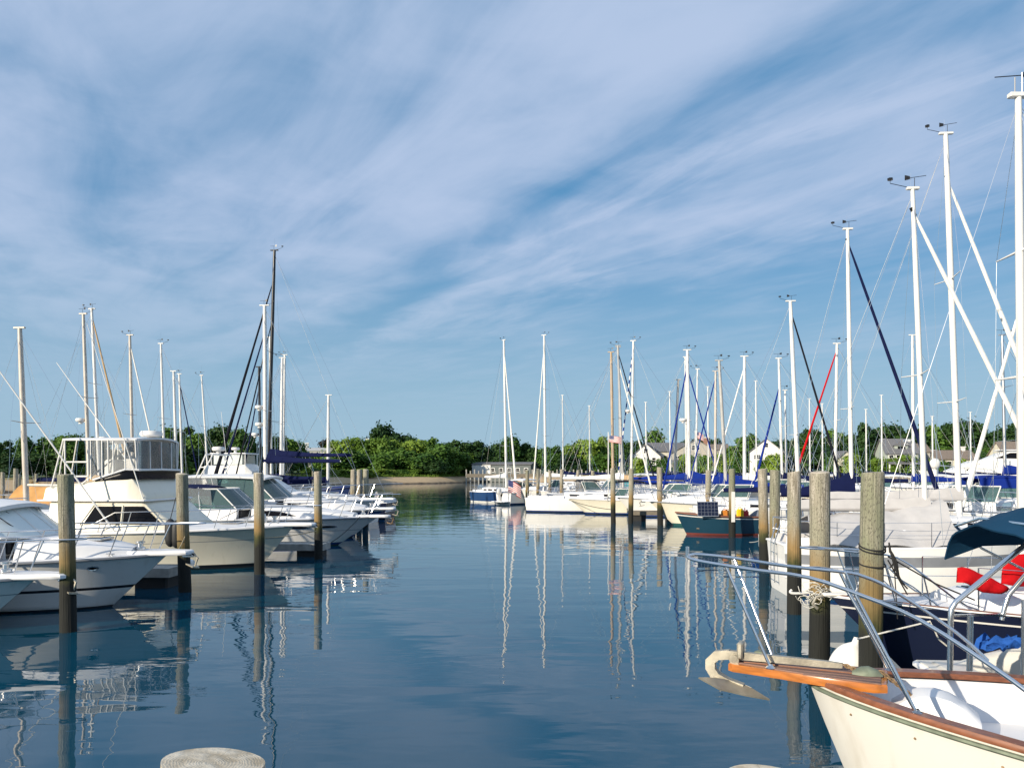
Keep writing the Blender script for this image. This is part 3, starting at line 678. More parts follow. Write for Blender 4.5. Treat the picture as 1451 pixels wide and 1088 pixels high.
# ---------------------------------------------------------------- far quay and its posts
q = MB(); X0, X1 = wx(665, 236), wx(905, 236)
q.box(X0, X1, -.9, .9, 2.15, 2.45, 'dock_wood'); q.box(X0, X1, -.95, -.9, 1.5, 2.45, 'dock_wood')
n = 44
for i in range(n + 1):
    x = lerp(X0, X1, i / n); q.box(x - .17, x + .17, -.9, -.6, -1, 3.3 if i % 2 else 3.7, 'dock_grey')
j = q.build('timber_jetty', None, (0, 221, 0), smooth=0); tag(j, 'long pale timber jetty with posts in front of the low boathouse', 'jetty')
q = MB(); q.box(wx(905, 190), wx(1460, 190), -.9, .9, 1.0, 1.5, 'dock_wood')
for i in range(60): x = lerp(wx(905, 190), wx(1460, 190), i / 59); q.box(x - .15, x + .15, -.8, -.5, -2.5, 2.7, 'dock_grey')
j = q.build('timber_jetty', None, (0, 158, 0), smooth=0); tag(j, 'long timber jetty along the shore in front of the gabled houses', 'jetty')
# reeds by the orange canvas
r_ = random.Random(3); mb = MB(); vs = []; fs = []
for i in range(1500):
    px = r_.uniform(36, 86); d = r_.uniform(113, 121); X = wx(px, d); z = land_h(X, d); hgt = r_.uniform(.9, 1.9); a = r_.random() * 6.28; o = len(vs)
    vs += [(X - .06 * math.cos(a), d - .06 * math.sin(a), z - .1), (X + .06 * math.cos(a), d + .06 * math.sin(a), z - .1), (X + r_.gauss(0, .2), d, z + hgt)]; fs.append((o, o + 1, o + 2))
mb.add(vs, fs, 'reed'); o = mb.build('marsh_reeds', smooth=0); tag(o, 'tan marsh reeds at the water edge behind the orange canvas', 'reeds', kind='stuff')
r_ = random.Random(5); mb = MB(); vs = []; fs = []
for i in range(6000):
    px = r_.uniform(440, 745); X = wx(px, 205); d = shore_y(X) + 11 + abs(r_.gauss(0, 3.5)); z = land_h(X, d); hgt = r_.uniform(.25, .8); a = r_.random() * 6.28; o = len(vs)
    vs += [(X - .11 * math.cos(a), d - .11 * math.sin(a), z - .1), (X + .11 * math.cos(a), d + .11 * math.sin(a), z - .1), (X + r_.gauss(0, .2), d, z + hgt)]; fs.append((o, o + 1, o + 2))
mb.add(vs, fs, 'leaf_light'); o = mb.build('beach_grass', smooth=0); tag(o, 'green grass fringe along the top of the sandy beach', 'grass', kind='stuff')
# ================================================================ boats: shared builders
class Hull:
    """station t = 0 at the transom, 1 at the bow; local x forward, y to port, z up from the water"""
    def __init__(s, L, B, zb, zs, rake=1.2, transom=.86, draft=.45, p=2.4, q=.9, mid=.42, flare=.8, sag=0., srake=0., soft=False, wl=.86, clip=1.0):
        s.__dict__.update(L=L, B=B, zb=zb, zs=zs, rake=rake, tr=transom, draft=draft, p=p, q=q, mid=mid, flare=flare, sag=sag, srake=srake, soft=soft, wl=wl, clip=clip)
    def b(s, t):
        if t < s.mid: k = lerp(s.tr, 1, math.sin(t / s.mid * PI / 2))
        else:
            u = (t - s.mid) / (1 - s.mid); k = max(0, 1 - u ** s.p) ** s.q
        return max(.012, s.B / 2 * k)
    def bw(s, t):
        if t < s.mid: k = lerp(s.tr, 1, math.sin(t / s.mid * PI / 2))
        else:
            u = (t - s.mid) / (1 - s.mid); k = max(0, 1 - u ** (s.p * .68)) ** (s.q * 1.15)
        return max(.008, s.B / 2 * k * s.wl)
    def z(s, t): return s.zs + (s.zb - s.zs) * t ** 1.8 - s.sag * math.sin(PI * t)
    def x(s, t, z=None):
        if z is None: z = s.z(t)
        c = max(0., 1 - z / s.z(t)) if s.z(t) > 0 else 0
        return -s.L / 2 + s.L * t - s.rake * c ** s.clip * t ** 5 + s.srake * c * (1 - t) ** 5
    def y(s, t, z):
        zt = s.z(t); c = max(0., min(1., z / zt))
        if z < 0: return s.bw(t) * max(.02, 1 + z / s.draft * (.97 if not s.soft else .9))
        e = (1 + s.flare * 1.6 * t ** 3) if not s.soft else (.55 + s.flare * t ** 3)
        return lerp(s.bw(t), s.b(t), c ** e)
    def edge(s, t, side, inset=0., dz=0.): return (s.x(t), side * max(0., s.b(t) - inset), s.z(t) + dz)
    def tt(s, a): return 1 - a / s.L            # station at distance a aft of the bow
    def build(s, name, parent, top, boot='stripe_blue', bottom='bottom_paint', band=None, band_f=(.72, .82), n=30, boot_z=(.05, .14)):
        mb = MB(); ts = [1 - (1 - i / n) ** 1.35 for i in range(n + 1)]; ts[-1] = 1.
        fs_ = sorted(set([1., .94, .8, .62, .46, .3, .16, .05] + (list(band_f) if band else [])), reverse=True)
        rows = [('f', f) for f in fs_] + [('z', boot_z[1]), ('z', boot_z[0]), ('z', -.12), ('z', -s.draft)]
        mts = [(band if band and band_f[0] - 1e-6 <= b_ and a_ <= band_f[1] + 1e-6 else top) for a_, b_ in zip(fs_, fs_[1:])] + [top, boot, bottom, bottom]
        rings = []
        for t in ts:
            half = []
            for k, v in rows:
                z = v if k == 'z' else lerp(boot_z[1] + .02, s.z(t), v)
                half.append((s.x(t, max(z, -.1)), s.y(t, z), z))
            ring = half + [(x, -y, z) for x, y, z in half[::-1]]
            rings.append(ring)
        rm = mts + [bottom] + mts[::-1]
        mb.loft(rings, top, closed=False, cap0=True, cap1=False, rowmats=rm)
        return mb.build(name, parent, smooth=50)
    def deck(s, name, parent, mname, t0, t1=.995, crown=.08, dz=-.015, inset=.02, n=16):
        mb = MB(); g = []
        for i in range(n + 1):
            t = lerp(t0, t1, i / n); row_ = []
            for j in range(9):
                f = -1 + j / 4; y = max(0, s.b(t) - inset) * f
                row_.append((s.x(t), y, s.z(t) + dz + crown * s.b(t) / (s.B / 2) * (1 - f * f)))
            g.append(row_)
        mb.sheet(g, mname, .03); return mb.build(name, parent, smooth=50)
    def rubrail(s, parent, mname, r=.035, name='rub_rail', n=26, dz=-.03, out=.008, toe=None):
        mb = MB()
        for sd_ in (1, -1):
            mb.tube([(s.x(t), sd_ * (s.b(t) + out), s.z(t) + dz) for t in [1 - (1 - i / n) ** 1.4 for i in range(n + 1)]], r, mname, 6)
        mb.tube([(s.x(0) - .01, -s.b(0), s.z(0) + dz), (s.x(0) - .01, s.b(0), s.z(0) + dz)], r, mname, 6)
        return mb.build(name, parent)

def house_loft(mb, st, mname, rowmats=None):
    d_ = [st[0]]
    for a_, b_ in zip(st, st[1:]):
        for k_ in range(1, 6): d_.append(tuple(lerp((a_ + (.06,))[i], (b_ + (.06,))[i], k_ / 5) for i in range(6)))
    rings = []
    for q in d_:
        x, zb, zt, wb, wt = q[:5]; cr = q[5] if len(q) > 5 else .06
        h = [(wb, zb), (wt, zt - .07), (wt - .03, zt - .02), (wt - .10, zt + .01), (wt * .55, zt + cr * .8)]
        rings.append([(x, y, z) for y, z in h] + [(x, 0, zt + cr)] + [(x, -y, z) for y, z in h[::-1]])
    return mb.loft(rings, mname)
def side_y(st, x, z):
    for a, b in zip(st, st[1:]):
        if min(a[0], b[0]) - 1e-6 <= x <= max(a[0], b[0]) + 1e-6:
            k = (x - a[0]) / (b[0] - a[0]) if b[0] != a[0] else 0
            zb, zt, wb, wt = (lerp(a[i], b[i], k) for i in (1, 2, 3, 4))
            return lerp(wb, wt, max(0, min(1.2, (z - zb) / max(.01, zt - .07 - zb))))
    q = st[0] if abs(x - st[0][0]) < abs(x - st[-1][0]) else st[-1]
    return lerp(q[3], q[4], (z - q[1]) / max(.01, q[2] - q[1]))
def side_panel(mb, st, poly, mname, eps=.012, sides=(1, -1)):
    for sg in sides:
        if len(poly) == 4:      # follow the twist of the side
            A, B_, C_, D_ = poly; g = []
            for i in range(9):
                u_ = i / 8; row_ = []
                for j in range(5):
                    w_ = j / 4; x = lerp(lerp(A[0], B_[0], u_), lerp(D_[0], C_[0], u_), w_); z = lerp(lerp(A[1], B_[1], u_), lerp(D_[1], C_[1], u_), w_)
                    row_.append((x, sg * (side_y(st, x, z) + eps - .012), z))
                g.append(row_)
            mb.sheet(g, mname, .024); continue
        mb.prism(poly if sg > 0 else poly[::-1], lambda x, z: (x, sg * (side_y(st, x, z) - .03), z), lambda x, z: (x, sg * (side_y(st, x, z) + eps), z), mname)
    return mb
def windows(parent, st, polys, mname='window_black', eps=.02, sides=(1, -1)):
    for pl in polys:
        for sg in sides:
            q = MB(); side_panel(q, st, pl, mname, eps, (sg,)); q.build('window', parent)
def arc(p0, p1, p2, n=8):
    """quadratic bend through three control points"""
    a, b, c = Vector(p0), Vector(p1), Vector(p2)
    return [tuple(a * (1 - t) ** 2 + b * 2 * t * (1 - t) + c * t * t) for t in [i / n for i in range(n + 1)]]

def bow_rail(H, parent, t0, nose, h=.62, mname='steel', r=.014, n_st=5, rake=.28, mid=False, drop=True, name='bow_rail', inset=.10, tube_n=6):
    mb = MB(); N_ = 12
    ts = [lerp(t0, .975, i / N_) for i in range(N_ + 1)]
    path = []
    for t in ts:
        k = sm((t - t0) / .10) if drop else 1
        path.append(((H.x(t) + rake * k), H.b(t) - inset * .6 if t < .93 else max(.16, H.b(t)), H.z(t) + .05 + h * k))
    tip = H.L / 2 + nose
    zt = H.zb + h + .05
    full = path + arc((path[-1][0], path[-1][1], zt), (tip, .20, zt + .01), (tip + .02, 0, zt + .01), 5)[1:]
    full = full + [(x, -y, z) for x, y, z in full[:-1][::-1]]
    mb.tube(full, r, mname, tube_n)
    if mid:
        fm = [(x - .03, y, z - h * .45) for x, y, z in full if True]; mb.tube(fm[2:-2], r * .7, mname, 5)
    for i in range(n_st):
        t = lerp(t0 + .06, .955, i / (n_st - 1))
        for sg in (1, -1):
            y0 = max(.10, H.b(t) - inset)
            tq = t; k = sm((t - t0) / .10) if drop else 1
            mb.tube([(H.x(t), sg * y0, H.z(t) - .01), (H.x(t) + rake * k * .98, sg * (H.b(t) - inset * .6 if t < .93 else max(.16, H.b(t))), H.z(t) + .05 + h * k)], r * .85, mname, tube_n)
    return mb.build(name, parent)

def windshield(parent, x0, yb, z0, dx_top, z1, x_aft, yt, ztop_aft=None, frame='white_paint', gl='teal_glass', mull=3, r=.03, name='windshield', side_drop=None):
    """wrap-round screen: x0 front of its base on the centre line, x_aft where its wings end"""
    base, top = [], []
    n = 14
    for i in range(n + 1):
        s_ = -1 + 2 * i / n; a = abs(s_); sg = 1 if s_ >= 0 else -1
        if a < .55:
            u = a / .55; xb = x0 - .28 * u * u; y = yb * .93 * u
        else:
            u = (a - .55) / .45; xb = lerp(x0 - .28, x_aft, u); y = yb * lerp(.93, 1., u ** .5)
        k = y / yb
        zb_ = z0 if side_drop is None else z0 + side_drop * (max(0, a - .55) / .45)
        ub = max(0, (a - .55) / .45)
        base.append((xb, sg * y, zb_)); zt = lerp(z1, ztop_aft if ztop_aft is not None else z1, ub)
        top.append((lerp(xb - dx_top, xb - dx_top * .45, ub), sg * yt * k, zt))
    f = MB(); f.tube(base, r, frame, 6); f.tube(top, r, frame, 6)
    idx = [0, n] + [round(n / 2 + q * n * .55 / mull * 1.0) for q in ([-mull / 2 + i for i in range(mull + 1)])]
    for i in sorted(set(idx)): f.tube([base[i], top[i]], r * .9, frame, 6)
    o = f.build(name, parent)
    g = MB(); g.sheet([base, [tuple(lerp(p[k], q[k], .5) for k in range(3)) for p, q in zip(base, top)], top], gl, .012); g.build('glass', o)
    return o

def anchor(parent, x, z, mname='galv', s_=1.):
    mb = MB(); k = s_
    mb.tube([(x - .5 * k, 0, z + .04), (x + .08 * k, 0, z + .03), (x + .16 * k, 0, z - .06 * k), (x + .1 * k, 0, z - .24 * k)], [.018 * k, .022 * k, .028 * k, .02 * k], mname, 6)
    mb.prism([(-.22, .0), (.0, .13), (.10, .0), (.0, -.13)], lambda a, b: (x + (a + .1) * k, b * k, z - .24 * k - a * .25 * k), lambda a, b: (x + (a + .1) * k, b * k, z - .27 * k - a * .25 * k), mname)
    return mb.build('anchor', parent)
def pulpit_plank(H, parent, out=.75, w0=.36, w1=.20, th=.06, mname='white_deck', back=.9, anc='galv'):
    mb = MB(); L2 = H.L / 2; z = H.zb + .0
    P_ = [(L2 - back, w0), (L2 - .1, w0 * .85), (L2 + out * .55, w1)]
    pts = [(x, y) for x, y in P_] + [(L2 + out - w1 * .6 + w1 * .6 * math.sin(a), w1 * math.cos(a)) for a in [.3, .8, 1.3, 1.57]]
    poly = pts + [(x, -y) for x, y in pts[::-1]]
    rings = []
    for zz, k in ((z - th * .8, .93), (z - th * .45, 1), (z + th * .5, 1), (z + th, .94)):
        rings.append([(L2 + (x - L2) * (1 if x < L2 else k), y * k, zz) for x, y in poly])
    mb.loft(rings, mname); o = mb.build('bow_pulpit', parent)
    r = MB(); r.box(L2 + out - .22, L2 + out + .03, -.07, .07, z - .1, z - .045, 'steel', .01); r.lathe([(.001, -.05), (.045, -.05), (.03, 0), (.045, .05), (.001, .05)], 'rubber', 10, (L2 + out, 0, z - .05), 'y'); r.build('anchor_roller', o)
    if anc: anchor(o, L2 + out - .05, z - .06, anc)
    wl_ = MB(); wl_.lathe([(.11, 0), (.11, .05), (.06, .07), (.06, .14), (.10, .16), (.10, .19), (.001, .20)], 'steel', 14, (L2 - back * .75, 0, H.z(H.tt(back * .75)) + .09)); wl_.build('windlass', parent)
    return o
def radar(parent, x, y, z, r=.28, name='radar_dome', post=.25):
    mb = MB(); mb.lathe([(.001, 0), (r * .85, 0), (r, .05), (r, .13), (r * .86, .19), (.001, .21)], 'white_paint', 18, (x, y, z))
    if post: mb.lathe([(r * .5, -post), (r * .34, -post * .6), (r * .34, 0.01)], 'white_paint', 10, (x, y, z))
    return mb.build(name, parent)
def hatch(parent, x, z, w=.28, y=0, mname='window_black'):
    mb = MB(); mb.box(x - w, x + w, y - w, y + w, z - .02, z + .035, 'steel', .012); mb.box(x - w + .05, x + w - .05, y - w + .05, y + w - .05, z + .03, z + .048, mname, .008); return mb.build('deck_hatch', parent)
def cleat(mb, x, y, z, a=0.):
    mb.tube([(x - .1 * math.cos(a), y - .1 * math.sin(a), z + .055), (x + .1 * math.cos(a), y + .1 * math.sin(a), z + .055)], .013, 'steel', 6)
    for k in (-.035, .035): mb.tube([(x + k * math.cos(a), y + k * math.sin(a), z - .01), (x + k * math.cos(a), y + k * math.sin(a), z + .055)], .011, 'steel', 6)
def outboard(parent, x, y, z, tilt=.0, s_=1., mname='outboard', name='outboard_motor'):
    """cowl, leg and propeller; hangs at the transom, tilt swings the leg aft and up"""
    mb = MB(); R = Matrix.Rotation(tilt, 3, 'Y')
    def T(p): v = R @ (Vector(p) * s_); return (v.x + x, v.y + y, v.z + z)
    def ring(z_, a, b, cx): return [T((cx + a * math.cos(q) * (1 if abs(math.cos(q)) < .9 else .96), b * math.sin(q), z_)) for q in [2 * PI * j / 14 for j in range(14)]]
    mb.loft([ring(.0, .20, .13, -.22), ring(.08, .27, .18, -.24), ring(.30, .28, .18, -.25), ring(.44, .24, .15, -.23), ring(.50, .12, .08, -.2)], mname)
    mb.loft([ring(.01, .14, .09, -.2), ring(-.45, .12, .06, -.2), ring(-.75, .13, .045, -.2), ring(-.95, .06, .02, -.16)], mname)
    mb.loft([[T((-.4 + dx, r * math.cos(q), -.68 + r * math.sin(q))) for q in [2 * PI * j / 10 for j in range(10)]] for dx, r in ((.42, .015), (.3, .06), (.0, .06), (-.08, .02))], mname)
    for k in range(3):
        q = k * 2 * PI / 3; mb.add([T((-.44, .02, -.68)), T((-.46, .13 * math.cos(q) - .04 * math.sin(q), -.68 + .13 * math.sin(q) + .04 * math.cos(q))), T((-.41, .15 * math.cos(q), -.68 + .15 * math.sin(q)))], [(0, 1, 2)], 'black_paint')
    mb.add([T(p) for p in ((-.05, -.1, -.2), (.12, -.1, -.2), (.12, .1, -.2), (-.05, .1, -.2), (-.05, -.1, .02), (.12, -.1, .02), (.12, .1, .02), (-.05, .1, .02))], [(0, 3, 2, 1), (4, 5, 6, 7), (0, 1, 5, 4), (1, 2, 6, 5), (2, 3, 7, 6), (3, 0, 4, 7)], 'black_paint')
    return mb.build(name, parent)
def flag(parent, x, y, z, w=.9, h=.55, pole=1.2, name='flag', along=(1, 0), droop=.25, stars=True):
    """stars and stripes on a staff, stripes as strips of the cloth"""
    p = MB(); p.tube([(x, y, z - pole), (x, y, z + .06)], .014, 'white_paint', 6); po = p.build('flag_staff', parent)
    mb = MB(); nx = 10
    for j in range(13):
        g = []
        for i in range(nx + 1):
            u_ = i / nx; wv = .07 * math.sin(u_ * 7) * u_; dz = -droop * h * u_ ** 1.4
            X_ = x + along[0] * w * u_ * (1 - .12 * droop) - along[1] * wv; Y_ = y + along[1] * w * u_ + along[0] * wv
            g.append([(X_, Y_, z + dz - h * j / 13), (X_, Y_, z + dz - h * (j + 1) / 13)])
        canton = j < 7
        k = 4 if canton else 0
        mb.sheet(g[k:] if canton else g, 'flag_red' if j % 2 == 0 else 'flag_white', .006)
        if canton: mb.sheet(g[:5], 'flag_blue', .007)
        if canton and j % 2 == 0 and stars:
            for q in range(4):
                a = g[q][0]; b2 = g[q + 1][1]; c = [(a[i] + b2[i]) / 2 for i in range(3)]; mb.box(c[0] - .014, c[0] + .014, c[1] - .014, c[1] + .014, c[2] - .014, c[2] + .014, 'flag_white')
    mb.build(name, po, smooth=0); return po

# ---------------------------------------------------------------- express cruiser
def place(name, bow_px, bow_d, L, heading, label, cat, group):
    th = math.radians(heading); X = wx(bow_px, bow_d)
    r = empty(name, (X - math.cos(th) * L / 2, bow_d - math.sin(th) * L / 2, 0), th)
    tag(r, label, cat, group); return r
def cruiser(label, bow_px, bow_d, heading, L=9., B=3.1, zb=1.3, zs=1.05, group=None, top='white_gel', band=None, boot='stripe_blue', bottom='bottom_paint', rake=1.35,
            trunk=None, ws=None, hard=None, canvas=None, arch=None, ports=(), rail=(.42, .25), pulpit=.7, name='motor_cruiser', bandf=(.74, .83), side_glass=None, near=False, anc='galv', rail_h=.62,
            deckm='white_deck', back_canvas=None, rub='stripe_grey', cockpit=.46, seats=True, swim=True, p=2.4, flare=.8):
    r = place(name, bow_px, bow_d, L, heading, label, 'boat', group)
    H = Hull(L, B, zb, zs, rake, p=p, flare=flare); r_h = H.build('hull', r, top, boot, bottom, band, bandf, n=40 if near else 24)
    L2 = L / 2; tc_ = cockpit
    H.deck('foredeck', r, deckm, tc_, crown=.10)
    H.rubrail(r, rub, .032)
    # cockpit: side decks, sole, transom box
    mb = MB(); n = 8
    for sg in (1, -1):
        g = [[(H.x(t), sg * H.b(t), H.z(t)), (H.x(t), sg * (H.b(t) - .28), H.z(t) + .02), (H.x(t), sg * (H.b(t) - .32), .45)] for t in [tc_ * i / n for i in range(n + 1)]]
        mb.sheet(g, deckm, .03)
    x0, x1 = H.x(0) + .05, H.x(tc_); mb.box(x0, x1, -B / 2 * .78, B / 2 * .78, .40, .46, deckm); mb.box(x0, x0 + .45, -B / 2 * .8, B / 2 * .8, .46, H.zs + .02, deckm, .05)
    mb.build('cockpit', r)
    if seats:
        mb = MB(); mb.box(x1 - .9, x1 - .35, .2, B / 2 * .68, .46, 1.35, 'vinyl_white', .07); mb.box(x1 - .9, x1 - .35, -B / 2 * .68, -.2, .46, 1.35, 'vinyl_white', .07); mb.box(x0 + .5, x0 + 1.1, -B / 2 * .7, B / 2 * .7, .46, .95, 'vinyl_white', .07); mb.build('seats', r)
    if swim:
        mb = MB(); mb.box(H.x(0) - .75, H.x(0) + .01, -B / 2 * .75, B / 2 * .75, .22, .32, deckm, .04); mb.build('swim_platform', r)
    # raised foredeck trunk: (a_front, a_back, z_top, w_front, w_back)
    if trunk:
        a0, a1, zt, wf, wb_ = trunk; st = []
        for i in range(9):
            k = i / 8; a = lerp(a0, a1, k); t = H.tt(a); zz = H.z(t)
            zt_ = lerp(H.z(H.tt(a0)) + .10, zt, 1 - (1 - k) ** 1.9); w_ = min(H.b(t) - .22, lerp(wf, wb_, k ** .7))
            st.append((L2 - a, zz - .05, zt_, w_ + .06, w_ * .96, .07))
        mb = MB(); house_loft(mb, st[::-1], deckm); tr = mb.build('cabin_top', r)
        hatch(tr, L2 - lerp(a0, a1, .45), lerp(H.z(H.tt(a0)) + .1, zt, 1 - .55 ** 1.9) + .07)
        if side_glass:
            f0, f1 = side_glass
            xa, xb = L2 - lerp(a0, a1, f0), L2 - lerp(a0, a1, f1); zc = H.z(H.tt(lerp(a0, a1, .6)))
            windows(tr, st, [[(xa, zc + .12), (lerp(xa, xb, .4), zc + .30), (xb, zc + .36), (xb, zc + .12)]])
    if ws:
        a0, z0, dxt, z1, aaft, wb_, wt_ = ws[:7]; kw = ws[7] if len(ws) > 7 else {}
        windshield(r, L2 - a0, wb_, z0, dxt, z1, L2 - aaft, wt_, **kw)
        mb = MB()      # helm console and coaming under the screen
        st = [(L2 - a0 + .05, H.z(H.tt(a0)) - .1, z0 + .0, wb_ + .05, wb_ * .8, .02), (L2 - a0 - .35, H.z(H.tt(a0)) - .1, z0 + .0, wb_ + .1, wb_ + .02, .02), (L2 - aaft, H.z(H.tt(aaft)) - .1, z0 - .02, wb_ + .12, wb_ + .02, .0)]
        rings = []
        for sg in (1, -1):
            g = [[(q[0], sg * q[3], q[1]), (q[0], sg * q[4], q[2]), (q[0], sg * (q[4] - .14), q[2]), (q[0], sg * (q[4] - .2), q[1] - .2)] for q in st[1:]]
            mb.sheet(g, deckm, .03)
        mb.box(L2 - a0 - .75, L2 - a0 - .28, -wb_ * .85, wb_ * .85, z0 - .35, z0 - .02, 'dark_interior', .04)
        mb.build('coaming', r)
    if hard:
        a0, a1, z, w, m_ = hard; mb = MB(); g = []
        for i in range(9):
            a = lerp(a0, a1, i / 8); row_ = []
            for j in range(9):
                f = -1 + j / 4; row_.append((L2 - a - .12 * f * f * (1 - i / 8), w * f * (1 if i else .94), z + .10 * (1 - f * f) - .10 * abs(1 - i / 4) ** 3 + .0))
            g.append(row_)
        mb.sheet(g, m_, .09 if m_ == 'white_deck' else .03); ho = mb.build('hardtop' if m_ == 'white_deck' else 'canvas_top', r)
        for sg in (1, -1):
            for fa, fb in ((.15, .05), (.75, .9), (.95, 1.05)): pm = MB(); pm.tube([(L2 - lerp(a0, a1, fa), sg * w * .93, z), (L2 - lerp(a0, a1, fb), sg * (B / 2 - .25), zs + .15)], .028 if m_ == 'white_deck' else .014, 'white_paint' if m_ == 'white_deck' else 'steel', 6); pm.build('top_support', ho)
    if canvas:          # side curtains between screen and top
        a0, a1, z0, z1, w, m_ = canvas; mb = MB()
        for sg in (1, -1): mb.sheet([[(L2 - a, sg * w, z0), (L2 - a - .1, sg * w * .97, z1)] for a in [lerp(a0, a1, i / 4) for i in range(5)]], m_, .012)
        mb.sheet([[(L2 - a1, y, z0), (L2 - a1 - .1, y * .97, z1)] for y in (-w, 0, w)], m_, .012); mb.build('canvas_enclosure', r)
    if arch:
        a, z, w, lean = arch; mb = MB()
        for dx in (-.16, .16):
            mb.tube([(L2 - a - .2 * dx, w + .12, zs + .1), (L2 - a + lean + dx, w, z - .25), (L2 - a + lean + dx, w * .8, z), (L2 - a + lean + dx, -w * .8, z), (L2 - a + lean + dx, -w, z - .25), (L2 - a - .2 * dx, -w - .12, zs + .1)], .035, 'white_paint', 6)
        for f in (.35, .6, .85):
            for sg in (1, -1): mb.tube([(L2 - a + lean * f - .15, sg * (w + .12 * (1 - f)), lerp(zs + .1, z - .25, f)), (L2 - a + lean * f + .15, sg * (w + .12 * (1 - f)), lerp(zs + .1, z - .25, f))], .028, 'white_paint', 6)
        ao = mb.build('radar_arch', r); radar(ao, L2 - a + lean, 0, z + .18, .30, post=.2)
        mb = MB(); mb.tube([(L2 - a + lean, w * .7, z), (L2 - a + lean - .25, w * .7, z + 2.1)], .010, 'white_paint', 5); mb.build('antenna', ao)
    if ports:
        for a, fz, w_, h_ in ports:
            t = H.tt(a); z = H.z(t) * fz
            for sg in (1, -1):
                mb = MB(); P3 = []
                for q in range(14):
                    an = 2 * PI * q / 14; tx = H.tt(a + w_ * math.cos(an)); zz = z + h_ * math.sin(an)
                    P3.append((H.x(tx, zz), sg * (H.y(tx, zz) + .01), zz))
                c = [sum(p_[i] for p_ in P3) / 14 for i in range(3)]
                if sg < 0: P3 = P3[::-1]
                mb.tube(P3, .018, 'steel', 5, closed=True); mb.add(P3 + [tuple(c)], [(i, (i + 1) % 14, 14) for i in range(14)], 'window_black'); mb.build('porthole', r)
    if rail: bow_rail(H, r, rail[0], rail[1] + (pulpit if pulpit else 0), n_st=6, h=rail_h, tube_n=8 if near else 5, r=.016)
    if pulpit: pulpit_plank(H, r, pulpit, anc=anc)
    if ws and not arch:
        q = MB(); a_ = ws[4]; z_ = ws[1]; k = 1 if (int(bow_px) % 2) else -1; q.tube([(L2 - a_ + .1, k * (ws[5] + .06), z_ - .05), (L2 - a_ - .25, k * (ws[5] + .1), z_ + 1.2), (L2 - a_ - .55, k * (ws[5] + .12), z_ + 2.5)], [.016, .011, .007], 'white_paint', 5); q.build('antenna', r)
    if bow_d < 34:
        for sg in (1, -1):
            for a in (L * .12, L * .5): t = H.tt(a); mb = MB(); cleat(mb, H.x(t), sg * (H.b(t) - .1), H.z(t) + .01); mb.build('cleat', r)
    return r, H

